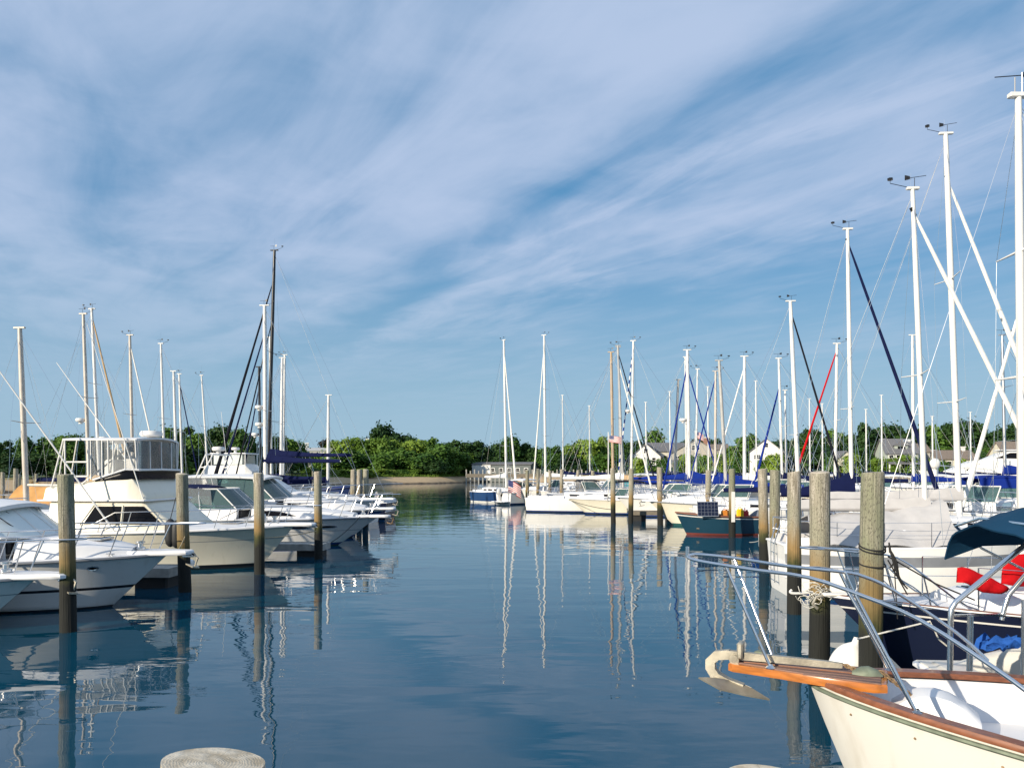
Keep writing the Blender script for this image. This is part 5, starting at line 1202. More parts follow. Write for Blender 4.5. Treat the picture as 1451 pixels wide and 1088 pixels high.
# ================================================================ boats on the right
GR_ = 'sailboats berthed on the right side'; GB = 'motor boats moored on the right side'
# ---- navy sailboat behind the rope-tied piling
r, H = sailboat('navy-hulled sailboat, bow on the rope-tied piling, its white mast the tallest by the frame edge', 1449, 11.45, (1443, 137), -1, GR_, L=8.6, heading=180, B=2.7, mast_w=.118, hull='navy_gel', zb=1.27, zs=1.05, boot='white_paint', bottom='bottom_red', band='white_paint', bandf=(.86, .885), spread=(.42, .68), J=2.45, near=True, cover=None, deckm='white_deck', rake=1.25, boom_z=2.2, cabin=True, rails=False, boom_len=2.8)
bow_rail(H, r, .80, .42, h=.66, n_st=3, rake=.22, name='pulpit', r=.014, tube_n=8, mid=True)
q = MB()
for sg in (1, -1):
    P0 = [H.edge(t, sg, .07, .62) for t in (.02, .16, .3, .44, .58, .70, .80)]
    for p_ in P0: q.tube([(p_[0], p_[1], p_[2] - .64), p_], .012, 'steel', 6)
    q.tube(P0, .006, 'steel', 5); q.tube([(x, y, z - .3) for x, y, z in P0], .006, 'steel', 5)
q.build('guard_rail', r)
H.rubrail(r, 'teak', .028, 'toe_rail', dz=.02, out=-.02)
q = MB(); q.box(4.3 - .55, 4.3 + .12, -.06, .06, 1.28, 1.33, 'white_paint', .015); q.tube([(4.3 + .05, 0, 1.3), (4.3 + .22, 0, 1.27), (4.3 + .27, 0, 1.17), (4.3 + .2, 0, 1.1)], .022, 'galv', 8)
q.build('anchor', r)
q = MB(); q.box(1.2, 1.75, .1, .6, 1.42, 1.47, 'steel', .02); q.box(1.24, 1.71, .14, .56, 1.465, 1.485, 'window_black', .01); q.build('deck_hatch', r)
# red sail bags lashed along its guard rail
def red_bag(px, d, top, bot, lab):
    """canvas sail bag slung over the rail: top and bottom outlines in metres from its left end"""
    q = MB(); g = []; n = 16; L_ = top[-1][0]
    def at(P, x):
        for (a0, b0), (a1, b1) in zip(P, P[1:]):
            if a0 <= x <= a1: return lerp(b0, b1, (x - a0) / (a1 - a0))
        return P[-1][1]
    rg = []
    for i in range(n + 1):
        x = L_ * i / n; t_, b_ = at(top, x), at(bot, x); m_ = (t_ + b_) / 2; h_ = max(.012, (t_ - b_) / 2); e = min(1, (i + .6) / 2.5, (n - i + .6) / 2.5)
        rg.append([(x + .012 * math.sin(q_ * 2 + i), (.075 * e + .012 * math.sin(i * 1.3 + q_ * 3)) * math.cos(q_), m_ + h_ * max(-1, min(1, 1.25 * math.sin(q_)))) for q_ in [2 * PI * j / 14 for j in range(14)]])
    q.loft(rg, 'red_canvas'); o = q.build('sail_bag', None, (wx(px, d), d, 0), smooth=70); tag(o, lab, 'sail bag', 'red canvas bags')
d_ = 10.45; zz_ = lambda y: wz(y, d_)
red_bag(1356.5, d_, [(0, zz_(804)), (.10, zz_(803)), (.36, zz_(815)), (.62, zz_(828)), (.68, zz_(834))], [(0, zz_(825)), (.10, zz_(825)), (.34, zz_(839)), (.55, zz_(841)), (.68, zz_(837))], 'long tapering red canvas bag lashed along the guard rail of the navy sailboat')
red_bag(1420, d_ + .35, [(0, zz_(812)), (.06, zz_(795)), (.14, zz_(790)), (.9, zz_(783))], [(0, zz_(832)), (.2, zz_(836)), (.9, zz_(836))], 'tall red canvas bundle behind the dark blue bimini, higher than the long red bag')
# rope round the piling
q = MB()
for z0, dz in ((wz(775, 10.55), .05), (wz(779, 10.55), .05), (wz(801, 10.55), .03)):
    q.tube([(.165 * math.cos(t_), .165 * math.sin(t_), z0 - 2 + dz * math.sin(t_ * 1.0)) for t_ in [2 * PI * j / 20 for j in range(20)]], .012, 'rope_black', 6, closed=True)
kx = .19
for i in range(7):
    a = i * .9; q.tube(arc((kx, -.08, wz(782, 10.5) - 2 + .02 * i), (kx + .10 + .05 * math.sin(a), -.14, wz(795, 10.5) - 2 - .04 * i), (kx + .02 + .04 * i, -.06, wz(806 + 5 * i, 10.5) - 2), 6), .011, 'rope_black', 5)
q.tube([(kx, -.05, wz(790, 10.5) - 2), (.8, -.12, wz(828, 10.5) - 2), (1.35, -.08, wz(852, 10.5) - 2)], .011, 'rope_black', 5); q.tube([(kx, -.05, wz(795, 10.5) - 2), (kx + .28, -.02, wz(845, 10.5) - 2)], .010, 'rope_black', 5); q.tube([(kx + .08, -.05, wz(792, 10.5) - 2), (kx + .14, -.03, wz(880, 10.5) - 2)], .008, 'rope_black', 5)
o = q.build('mooring_rope', None, (wx(1236, 10.7), 10.7, 2)); tag(o, 'black mooring rope wound and knotted round the thick mottled piling', 'rope')
# frayed white rope on the next piling
r_ = random.Random(4); q = MB(); d = 12.1
for i in range(30):
    p = [wx(1150 + r_.uniform(-16, 18), d), wz(840 + r_.uniform(-14, 12), d)]; s_ = r_.uniform(.05, .16); a = r_.random() * 6.28
    q.tube([(p[0] + s_ * math.cos(a + t_) * (1 - t_ * .1), -.05 + r_.uniform(-.09, .02), p[1] + s_ * .7 * math.sin(a + t_)) for t_ in (0, .7, 1.4, 2.1, 2.9)], .0055, 'rope_white', 5)
q.tube([(.16 * math.cos(t_) + wx(1161, 12.3), .16 * math.sin(t_) + .2, wz(838, 12.3) + .03 * math.sin(t_)) for t_ in [2 * PI * j / 16 for j in range(16)]], .02, 'rope_white', 6, closed=True)
q.tube(arc((wx(1120, d), -.05, wz(835, d)), (wx(1108, d), -.1, wz(842, d)), (wx(1150, d), -.05, wz(838, d)), 8), .02, 'white_paint', 7)
o = q.build('frayed_rope', None, (0, d, 0)); tag(o, 'frayed white rope tangle hanging on the pale piling at the navy bow', 'rope')
# white round fender in the water by the navy bow
q = MB(); q.lathe([(.25 * math.sqrt(max(0, 1 - (z_ / .36) ** 2)) if z_ < .33 else .06, z_) for z_ in [-.36 + .03 * i for i in range(24)]] + [(.055, .36), (.05, .44), (.001, .45)], 'vinyl_white', 24); o = q.build('fender', None, (wx(1200, 11.0), 11.0, .35), smooth=100); o.rotation_euler = (0, .35, 0); tag(o, 'fat white fender hanging at the waterline below the navy bow', 'fender')

# ---- sailboat with the dark blue bimini, stern toward us, most of it outside the frame
r = empty('sailboat', (8.8, 6.95, 0), math.radians(-8)); tag(r, 'cream sailboat stern under a dark blue bimini, with a chrome winch and bent steel tubes', 'sailboat', GR_)
H = Hull(9.2, 2.5, 1.4, 1.06, .9, transom=.70, draft=.6, p=2.0, q=1., mid=.45, flare=.35, sag=.05, srake=.5, soft=True, wl=.9)
H.build('hull', r, 'near_gel', n=24); H.deck('deck', r, 'white_deck', .36); H.rubrail(r, 'white_deck', .035)
for sg in (1, -1):
    q = MB(); rg = []
    for i in range(15):
        t = .012 + .36 * i / 14; k = max(.04, math.sin(min(1, i / 6.) * PI / 2)); yc = H.b(t) - .30; hw_ = .19 * (.55 + .45 * k); hh = .30 * k; zd = H.z(t) - .02
        rg.append([(H.x(t), sg * (yc + hw_ * f), zd + hh * h_) for f, h_ in ((1, 0), (.98, .45), (.86, .80), (.5, .98), (0, 1.03), (-.5, .98), (-.86, .80), (-.98, .45), (-1, 0))])
    q.loft(rg, 'near_gel'); q.build('coaming', r, smooth=60)
q = MB()
for sg in (1, -1): q.sheet([[(H.x(t), sg * H.b(t), H.z(t)), (H.x(t), sg * (H.b(t) - .30), H.z(t) + .01), (H.x(t), sg * (H.b(t) - .46), H.z(t) + .0), (H.x(t), sg * (H.b(t) - .50), .6)] for t in [.37 * i / 12 for i in range(13)]], 'near_gel', .02)
q.box(-4.5, -1.3, -.8, .8, .54, .6, 'nonskid'); q.box(-4.55, -4.15, -.8, .8, .58, 1.1, 'near_gel', .06); q.build('cockpit', r)
for sg in (1, -1):
    q = MB(); q.lathe([(.085, 0), (.085, .02), (.06, .05), (.055, .12), (.085, .145), (.085, .16), (.05, .17), (.045, .20), (.001, .205)], 'steel', 18, (-3.0, sg * .80, H.zs + .31)); q.tube([(-3.0, sg * .80, H.zs + .52), (-2.8, sg * .76, H.zs + .53), (-2.8, sg * .76, H.zs + .62)], .013, 'steel', 6); q.build('winch', r)
st = [(-.9, 1.2, 1.62, 1.0, .92), (1.6, 1.25, 1.68, .85, .74), (2.6, 1.4, 1.5, .55, .45)]; q = MB(); house_loft(q, st, 'white_deck'); co = q.build('cabin', r); windows(co, st, [[(-.6, 1.35), (-.6, 1.52), (1.4, 1.52), (1.4, 1.38)]])
q = MB(); q.tube([(.6, 0, 1.6), (.6, 0, 12.)], [.08, .06], 'white_paint', 10); q.build('mast', r)
q = MB(); q.tube([(.5, 0, 3.35), (-3.4, 0, 3.4)], .06, 'white_paint', 8); q.build('boom', r)
xa, xb = -4.2, -1.1; zz = 2.50; q = MB()
q.sheet([[(lerp(xa, xb, i / 8) - .10 * (1 - abs(f)) * (1 - i / 8), 1.18 * f, zz + .20 * (1 - f * f) - .24 * abs(f) ** 7 + .08 * math.sin(PI * i / 8) - (.14 if i == 0 else 0.) + .015 * math.sin(9 * f + i)) for f in [-1 + j / 9 for j in range(19)]] for i in range(9)], 'teal_navy_canvas', .018); bi = q.build('bimini', r)
q = MB()
for x_, b_ in ((xa + .08, -2.0), ((xa + xb) / 2, -2.0), (xb, -1.7)): q.tube([(b_, 1.22, 1.3), (lerp(b_, x_, .85), 1.20, zz - .25), (x_, 1.1, zz + .0), (x_, .5, zz + .12), (x_, -.5, zz + .12), (x_, -1.1, zz + .0), (lerp(b_, x_, .85), -1.20, zz - .25), (b_, -1.22, 1.3)], .014, 'steel', 8)
q.build('bimini_frame', bi)
def loc(px, py, d):      # world point brought into the boat's own axes
    return tuple(Matrix.Translation((8.8, 6.95, 0)).__matmul__(Matrix.Rotation(math.radians(-8), 4, 'Z')).inverted() @ Vector((wx(px, d), d, wz(py, d))))
q = MB(); q.tube([loc(1346, 960, 7.1), loc(1347, 878, 7.1), loc(1348, 863, 7.1), loc(1354, 853, 7.1), loc(1443, 780, 7.1), loc(1480, 752, 7.15)], .026, 'steel', 10); q.tube([loc(1420, 878, 8.6), loc(1423, 862, 8.6), loc(1429, 843, 8.6), loc(1470, 795, 8.6)], .026, 'steel', 10)
q.tube([loc(1347, 872, 7.1), loc(1421, 870, 8.6)], .013, 'steel', 6); q.tube([loc(1200, 843, 7.3), loc(1347, 866, 7.1), loc(1480, 878, 7.0)], .006, 'steel', 5); q.build('stern_arch', r)
for px, y0, y1, d in ((1372, 872, 950, 7.0), (1376, 872, 950, 7.05), (1449, 850, 960, 6.9)): q = MB(); q.tube([loc(px, y1, d), loc(px + 1, y0, d)], .016, 'steel', 8); q.build('stanchion', r)
q = MB(); q.tube([loc(1215, 905, 7.2), loc(1318, 880, 7.2), loc(1330, 905, 7.2), loc(1342, 915, 7.2)], .008, 'rope_white', 6); q.build('stern_line', r)
r_ = random.Random(9); q = MB(); g = []
for i in range(11): g.append([(-.22 + .044 * i + r_.gauss(0, .012), -.14 + .028 * j + r_.gauss(0, .012), .05 + .06 * math.sin(i * .9 + j * .6) * math.sin(j * .8) + r_.gauss(0, .018) - .02 * abs(i - 5)) for j in range(11)])
q.sheet(g, 'blue_cloth', .01); o = q.build('blue_cloth', None, (wx(1428, 7.15), 7.15, wz(912, 7.15)), smooth=70); tag(o, 'crumpled blue cloth left on the cream cockpit edge beside the chrome winch', 'cloth')

# ---- the cream boat with the varnished bowsprit, closest on the right
HB = math.radians(154); bx, by = 2.07, 5.47; LN = 9.4
r = empty('motor_sailer', (bx - math.cos(HB) * LN / 2, by - math.sin(HB) * LN / 2, 0), HB); tag(r, 'cream boat with teak rails, varnished bowsprit, plough anchor and steel pulpit, closest on the right', 'boat')
NM = Matrix.Translation(r.location) @ Matrix.Rotation(HB, 4, 'Z'); NI = NM.inverted()
def nl(px, py, d): return tuple(NI @ Vector((wx(px, d), d, wz(py, d))))
H = Hull(LN, 3.1, 1.66, 1.30, .72, transom=.8, draft=.7, p=2.15, q=.70, mid=.45, flare=.6, soft=True, wl=.86, clip=1.1)
H.z = lambda t: 1.665 - .62 * (1 - min(1, t)) + .26 * (1 - min(1, t)) ** 2
H.build('hull', r, 'near_gel', 'stripe_red', 'bottom_red', n=48)
LH = LN / 2
q = MB(); n = 40; BW = .30
for sg in (1, -1):
    ts = [.985 - .985 * (i / n) for i in range(n + 1)]
    q.sheet([[(H.x(t, H.z(t) - dz_) - .02, sg * max(.006, H.y(t, H.z(t) - dz_) - in_), H.z(t) - dz_) for dz_, in_ in ((.02, .035), (.16, .045), (BW, .06))] for t in ts], 'white_deck', .02)
q.build('bulwark', r)
q = MB(); q.sheet([[(H.x(t, H.z(t) - BW) - .02, f * max(.004, H.y(t, H.z(t) - BW) - .05), H.z(t) - BW + .05 * (1 - f * f)) for f in [-1 + j / 4 for j in range(9)]] for t in [.02 + .95 * i / 24 for i in range(25)]], 'white_deck', .03); q.build('deck', r, smooth=50)
q = MB()
for sg in (1, -1):
    ts = [1 - (i / n) ** 1.3 for i in range(n + 1)]; rg = []
    for t in ts:
        x, b_, z = H.x(t), H.b(t), H.z(t); o_ = b_ + .018; i_ = max(.0, b_ - .105)
        rg.append([(x, sg * o_, z + .002), (x, sg * (o_ + .004), z + .02), (x, sg * (o_ - .006), z + .038), (x, sg * (i_ + .006), z + .038), (x, sg * i_, z + .02), (x, sg * i_, z + .002)])
    q.loft(rg, 'teak_rail')
q.build('cap_rail', r)
q = MB()
for sg in (1, -1): q.tube([(H.x(t), sg * (H.y(t, H.z(t) - .03) + .010), H.z(t) - .028) for t in [1 - (i / n) ** 1.3 for i in range(n + 1)]], .015, 'bronze_green', 7)
q.build('rub_strip', r)
# bowsprit: two planks with a teak top, varnished edge
zp = 1.676; q = MB()
def plank(pts, z0, z1, mname, bev=.012):
    rg = []
    cx = sum(p[0] for p in pts) / len(pts); cy = sum(p[1] for p in pts) / len(pts)
    for z, k in ((z0, 1), (z1 - bev, 1), (z1, .985)): rg.append([(cx + (x - cx) * k, cy + (y - cy) * (k if k == 1 else .95), z) for x, y in pts])
    q.loft(rg, mname)
for sg in (1, -1):
    pts = [(LH - .50, .20), (LH - .42, .235), (LH - .1, .205), (LH + 0.2, .135), (LH + 0.5, .085), (LH + 0.54, .05), (LH + 0.54, .012), (LH - .50, .012)]
    pts = [(x, sg * y) for x, y in pts]; plank(pts[::sg], zp - .01, zp + .045, 'varnish'); 
bs = q.build('bowsprit', r)
q = MB()
for sg in (1, -1):
    for k in range(3):
        y0 = .018 + k * .07; xa_ = LH + 0.5 - k * .24
        pts = [(LH - .46, y0), (LH - .46, y0 + .062), (xa_ - .22, y0 + .062 * (1 if k < 2 else .6)), (xa_, y0 + .02), (xa_, y0)]
        pts = [(x, sg * y) for x, y in pts]; plank(pts[::sg], zp + .044, zp + .052, 'teak', .003)
q.build('deck_planking', bs)
# anchor: shank on the sprit, goose-neck over the tip, plough below
q = MB(); zs_ = zp + .095
q.loft([[(x, w_ * cy_, zs_ + hz * cz_) for cy_, cz_ in ((-1, -1), (1, -1), (1, 1), (-1, 1))] for x, w_, hz in ((LH - .22, .016, .016), (LH - .1, .02, .022), (LH + 0.35, .022, .026), (LH + 0.56, .024, .03))], 'galv')
q.loft([[(x + ux * s1, w_ * cy_, z + uz * s1) for s1, cy_ in ((-.034, -1), (-.034, 1), (.034, 1), (.034, -1))] for x, z, ux, uz, w_ in ((LH + 0.54, zs_, 0, 1, .026), (LH + 0.63, zs_ - .015, .5, .86, .026), (LH + 0.675, zs_ - .06, 1, .25, .027), (LH + 0.675, zs_ - .115, 1, -.1, .028), (LH + 0.64, zs_ - .165, .8, -.55, .03), (LH + 0.56, zs_ - .205, .5, -.85, .032), (LH + 0.45, zs_ - .235, .4, -.9, .03))], 'galv')
AX = Vector((LH + 0.62, 0, zs_ - .195)); TP = Vector((LH + 0.26, 0, zs_ - .295))
for sg in (1, -1):
    g = [[tuple(TP), tuple(TP)], [tuple(TP.lerp(AX, .35) + Vector((0, 0, .03))), tuple(TP.lerp(AX, .35) + Vector((.02, sg * .085, -.005)))], [tuple(TP.lerp(AX, .7) + Vector((0, 0, .035))), tuple(TP.lerp(AX, .75) + Vector((.05, sg * .165, .0)))], [tuple(AX + Vector((0, 0, .01))), tuple(AX + Vector((.10, sg * .20, .05)))]]
    q.sheet(g, 'galv', .012)
q.lathe([(.001, -.045), (.035, -.045), (.035, .045), (.001, .045)], 'galv', 12, (LH + 0.5, 0, zs_ - .03), 'y'); q.box(LH + 0.44, LH + 0.48, -.055, .055, zs_ - .02, zs_ + .10, 'galv', .01); q.build('anchor', r)
q = MB(); q.lathe([(.001, -.03), (.055, -.03), (.055, .03), (.001, .03)], 'bronze_green', 16, (LH + 0.34, -.055, zp + .075), 'y'); q.box(LH + 0.23, LH + 0.4, -.06, -.03, zp + .05, zp + .085, 'bronze_green', .01); q.build('anchor_roller', bs)
# chain from the shank to the deck
q = MB(); CP = [(LH - .22, 0, zs_ + .01), (LH - .30, .0, zp + .075), (LH - .36, .0, zp + .075), (LH - .46, -.0, zp + .075), (LH - .56, -.02, zp + .0), (LH - .75, -.08, H.z(.9) - BW + .2)]
def along(P, s_):
    tot = [0]
    for a, b in zip(P, P[1:]): tot.append(tot[-1] + (Vector(b) - Vector(a)).length)
    s_ *= tot[-1]
    for i in range(len(P) - 1):
        if s_ <= tot[i + 1] or i == len(P) - 2:
            k = (s_ - tot[i]) / (tot[i + 1] - tot[i]); return Vector(P[i]).lerp(Vector(P[i + 1]), k), (Vector(P[i + 1]) - Vector(P[i])).normalized()
for i in range(30):
    p, t_ = along(CP, (i + .5) / 30); up = Vector((0, 0, 1)) if i % 2 else Vector((0, 1, 0)); up = (up - t_ * up.dot(t_)).normalized()
    q.tube([tuple(p + t_ * .021 * math.cos(a) + up * .012 * math.sin(a)) for a in [2 * PI * j / 8 for j in range(8)]], .0052, 'galv_rust', 5, closed=True)
q.build('anchor_chain', r)
q = MB(); rg = []
for x, w_, h_ in ((LH - .28, .04, .02), (LH - .33, .06, .05), (LH - .38, .06, .06), (LH - .44, .035, .04), (LH - .47, .02, .015)): rg.append([(x, w_ * math.cos(a), zp + .05 + h_ * max(0, math.sin(a))) for a in [PI * j / 8 for j in range(9)]])
q.loft(rg, 'bronze_green'); q.build('chain_stopper', r)
# pulpit
q = MB()
near_ = [nl(1620, 1105, 3.72), nl(1560, 1060, 3.80), nl(1480, 998, 3.98), nl(1409, 946, 4.2), nl(1303, 878, 4.58), nl(1225, 845, 4.86), nl(1146, 818, 5.16), nl(1075, 808, 5.45), nl(1028, 801, 5.66), nl(990, 794.5, 5.86), nl(976, 790, 5.96)]
far_ = [nl(978, 786.5, 6.04), nl(991, 785.5, 6.06), nl(1036, 790, 6.0), nl(1117, 802, 5.9), nl(1194, 810, 5.78), nl(1225, 817, 5.74), nl(1266, 836, 5.68), nl(1355, 896, 5.52), nl(1400, 936, 5.44)]
def smooth_path(P, k=3):
    out = []; P = [Vector(p) for p in P]
    for i in range(len(P) - 1):
        p0, p1, p2, p3 = P[max(i - 1, 0)], P[i], P[i + 1], P[min(i + 2, len(P) - 1)]
        for j in range(k):
            t = j / k; out.append(tuple(.5 * ((2 * p1) + (p2 - p0) * t + (2 * p0 - 5 * p1 + 4 * p2 - p3) * t * t + (3 * p1 - p0 - 3 * p2 + p3) * t ** 3)))
    out.append(tuple(P[-1])); return out
q.tube(smooth_path(near_ + far_), .0128, 'steel', 12)
FT = zp + .05
for a, b in ((nl(1028, 801, 5.66), (LH + .24, .10, FT)), (nl(1040, 790.5, 6.0), (LH + .24, -.10, FT)), (nl(1200, 835, 4.95), None), (nl(1212, 842, 4.9), None), (nl(1190, 810, 5.79), None), (nl(1198, 811, 5.77), None)):
    if b is None:
        nearside = a[1] > 0
        t = H.tt((.66 if nearside else .50)); b = (H.x(t), (1 if nearside else -1) * (H.b(t) - .045), H.z(t) + .03)
    q.tube([a, b], .011, 'steel', 10); q.lathe([(.035, 0), (.035, .006), (.018, .02), (.014, .03)], 'steel', 12, (b[0], b[1], b[2] - .002))
q.tube([nl(974, 790, 6.0), tuple(Vector(nl(974, 790, 6.0)) + Vector((0, 0, .085)))], .014, 'steel', 8); q.build('pulpit', r)
q = MB()
for a_ in (.25, .62, 1.05, 1.5, 2.0, 2.6):
    for sg in (1, -1):
        t = H.tt(a_); z = H.z(t) - .12; q.lathe([(.001, -.004), (.007, -.004), (.007, .004), (.001, .005)], 'galv_rust', 8, (H.x(t, z), sg * (H.y(t, z) + .004), z), 'y')
q.build('hull_fastenings', r)
# white ventilator box and filler cap on deck
q = MB(); rg = []
t0 = H.tt(1.15); zd = H.z(t0) - BW
for i in range(7):
    k = i / 6; x = LH - .52 - .52 * k; hh = .34 * math.sin(PI * (.16 + .72 * k)) ** .55 ; w_ = .17
    rg.append([(x, -.10 + w_, zd - .04), (x, -.10 + w_ * .98, zd + hh * .8), (x, -.10 + w_ * .75, zd + hh), (x, -.10, zd + hh * 1.04), (x, -.10 - w_ * .75, zd + hh), (x, -.10 - w_ * .98, zd + hh * .8), (x, -.10 - w_, zd - .04)])
q.loft(rg, 'white_deck'); q.build('ventilator_box', r)
q = MB(); t = H.tt(.62); q.lathe([(.05, -.3), (.05, 0), (.046, .008), (.001, .008)], 'rubber', 18, (H.x(t), H.b(t) - .22, H.z(t) - .04)); q.build('filler_pipe', r)
st = [(-3.0, 1.1, 2.35, 1.1, .95), (-.2, 1.15, 2.35, 1.1, .92), (.5, 1.2, 1.6, .95, .8)]; q = MB(); house_loft(q, st, 'white_deck'); co = q.build('cabin', r)
windows(co, st, [[(-2.6, 1.75), (-2.6, 2.15), (-.5, 2.15), (-.2, 1.75)]])
H.rubrail(r, 'varnish', .006, 'cove_line', dz=-.42, out=-.05) if False else None

# ---- covered white sailboat behind the pilings (its mast the second tall one)
r, H = sailboat('white sailboat with a broad grey hull band, its boom tented under a pale grey tarpaulin', 1312, 20., (1293, 268), 1, GR_, L=7.5, heading=-5, B=2.9, mast_w=.135, furl=(1452, 'white_sail', .93, .075), cover='tarp', hull='white_gel', zb=1.5, zs=1.26, band='stripe_grey', bandf=(.60, .82), spread=(.45,), near=True, srake=.1, boom_z=2.2, cover_shape=(.34, .26), boom_len=3.3, J=3.4)
q = MB(); xa, xb = -3.0, .35; g = []
for i in range(15):
    k = i / 14; x = lerp(xa, xb, k); ridge = lerp(1.98, 2.38, k ** 2) + .03 * math.sin(i * 1.9); eave = 1.30 + .05 * math.sin(i * 1.1)
    g.append([(x + .06 * math.sin(j * 1.3 + i), lerp(-1, 1, j / 12) * (1.42 - .18 * k ** 3), lerp(eave, ridge, 1 - abs(-1 + j / 6) ** (1.35)) + .012 * math.sin(i * 2.3 + j * 1.7)) for j in range(13)])
q.sheet(g, 'tarp', .02); q.build('boat_cover', r)
q = MB(); x_ = H.x(0) - .04
for y_ in (-.20, .20): q.tube([(x_ + .12, y_, 1.75), (x_ - .02, y_, 1.3), (x_ - .02, y_, .25)], .016, 'steel', 6)
for k in range(5): q.tube([(x_ - .02, -.2, .3 + .24 * k), (x_ - .02, .2, .3 + .24 * k)], .014, 'steel', 6)
q.build('boarding_ladder', r)
r, H = sailboat('white sailboat whose tall white mast and thick white furled sail cross near the frame edge', 1359.5, 24.5, (1340, 190), 1, GR_, L=8.8, heading=-5, mast_w=.185, furl=(1505, 'white_sail', .88, .11), cover='tarp', zb=1.5, zs=1.25, spread=(.3, .62), near=True, boom_z=2.3, J=3.6, cover_shape=(.4, .25))
r, H = sailboat('white sailboat with a long navy furled sail and a peaked navy sail cover', 1207, 30., (1201, 325), 1, GR_, L=6.7, heading=-5, mast_w=.165, furl=(1354, 'navy_canvas', .955, .10), cover='navy_canvas', cover_shape=(1.0, .30), spread=(.37,), boom_z=2.25, boom_len=2.7, dodger='navy_canvas', J=3.4)
sailboat('sailboat seen just left of the navy-sailed one, dark furled sail leaning against its white mast', 1132, 42, (1120, 427), 1, GR_, L=8.5, heading=-5, mast_w=.23, furl=(1200, 'black_canvas', .95, .075), cover='navy_canvas', spread=(.33,), hull='white_gel', boot='bottom_teal', bottom='bottom_teal', J=2.5, boom_z=2.1)
sailboat('sailboat with a bright red furled headsail', 1183, 46.5, (1186, 487), -1, GR_, L=9, mast_w=.19, furl=(1106, 'red_canvas', .96, .085), cover='navy_canvas', spread=(.5,), heading=175, J=2.7)
sailboat('sailboat with a slate-grey mast rising behind the white motor yacht', 1425, 46, (1420, 475), -1, GR_, L=9, mast='alu', mast_w=.17, spread=(.35, .68), cover='blue_canvas', heading=175, boom_z=3.05, boom_len=4.6)
sailboat('sailboat with a slim white mast and radar halfway, close behind a taller white mast', 1294.5, 52, (1293, 475), -1, GR_, L=10, mast_w=.2, spread=(.5,), radar_f=.33, cover='blue_canvas', heading=175, vane=False)
r, H = sailboat('sailboat at the frame edge whose white furled sail slants down past the motor yacht', 1500, 33, (1490, 260), -1, GR_, L=11, mast_w=.19, furl=(1368, 'white_sail', .95, .11), cover='tarp', heading=176, J=3.9, boom_z=2.4)
sailboat('sailboat with a royal blue furled sail in front of the white gabled house', 1109, 50, (1103.5, 508), -1, GR_, L=9, mast_w=.17, furl=(1064, 'blue_canvas', .80, .10), cover='navy_canvas', spread=(.5,), heading=172, J=1.9)
sailboat('sailboat with a thin white mast and pale spreaders, right of the blue furled sail', 1115, 58, (1112.5, 553), -1, GR_, L=8.5, mast_w=.15, spread=(.35, .65), heading=174)
sailboat('sailboat with a thick plain white mast in front of the broad round tree', 1055, 54, (1055, 505), -1, GR_, L=9.5, mast_w=.24, furl=(1000, 'white_sail', .93, .05), cover='white_canvas', spread=(.42,), heading=170, J=2.4)
sailboat('sailboat with a leaning grey mast, brightest blue sail cover at its foot', 1030, 46, (1019, 511), -1, GR_, L=9.5, mast='grey_paint', mast_w=.2, cover='blue_canvas', cover_shape=(.9, .35), spread=(.5,), heading=172, boom_z=2.1)
sailboat('sailboat with short grey mast and blue furled sail beside the leaning grey mast', 1013.5, 60, (1014, 526), -1, GR_, L=9, mast='beige_alu', mast_w=.2, furl=(972, 'blue_canvas', .95, .06), cover='blue_canvas', spread=(.5,), heading=172, J=2.1)
sailboat('sailboat with a double-looking white mast carrying a radar, blue furled sail sloping to the piling', 977, 56, (974, 496), -1, GR_, L=10, mast_w=.25, furl=(941, 'blue_canvas', .90, .07), cover='blue_canvas', cover_shape=(1., .4), spread=(.5,), radar_f=.5, heading=172, J=1.9, boom_z=2.3)
sailboat('sailboat with blue furled sail falling toward the leaning grey mast', 973, 61, (971, 506), 1, GR_, L=9.5, mast_w=.16, furl=(1026, 'blue_canvas', .97, .06), cover='blue_canvas', spread=(.5,), heading=-8, J=2.7, vane=False)
sailboat('sailboat with a thin bright mast just right of the radar mast', 985.5, 66, (988.5, 523), 1, GR_, L=9, mast_w=.16, spread=(.5,), heading=-8)
sailboat('sailboat with a beige mast just left of the radar mast', 955, 68, (961, 538), 1, GR_, L=9, mast='beige_alu', mast_w=.22, spread=(.5,), heading=-8, vane=False)
sailboat('sailboat with a bright white mast and blue-and-white striped furled sail', 894, 64, (897.5, 483), -1, GR_, L=10, mast_w=.21, furl=(878, 'blue_canvas', .95, .06, 'white_sail'), cover='blue_canvas', spread=(.35, .62), radar_f=.52, heading=160, boom_z=2.2, boom_len=4.5, J=1.2)
sailboat('sailboat with a near-black furled sail slanting to the raked white bow', 880, 68, (876, 492), 1, GR_, L=10, mast='grey_paint', mast_w=.2, furl=(935, 'black_canvas', .96, .07), cover='blue_canvas', spread=(.5,), heading=-8, J=3.1, vane=False)
sailboat('sailboat with a grey-white mast and white furled sail slanting across to the far skiffs', 883, 60, (875.5, 490), 1, GR_, L=10, mast='grey_paint', mast_w=.19, furl=(924, 'white_sail', .88, .075), cover='white_canvas', spread=(.5,), heading=-8, J=2.2)
sailboat('sailboat with a wood-coloured mast beside the American flag on a pole', 869, 63, (866, 499), -1, GR_, L=9.5, mast='tan_paint', mast_w=.23, spread=(.52,), cover='tan_canvas', heading=165)
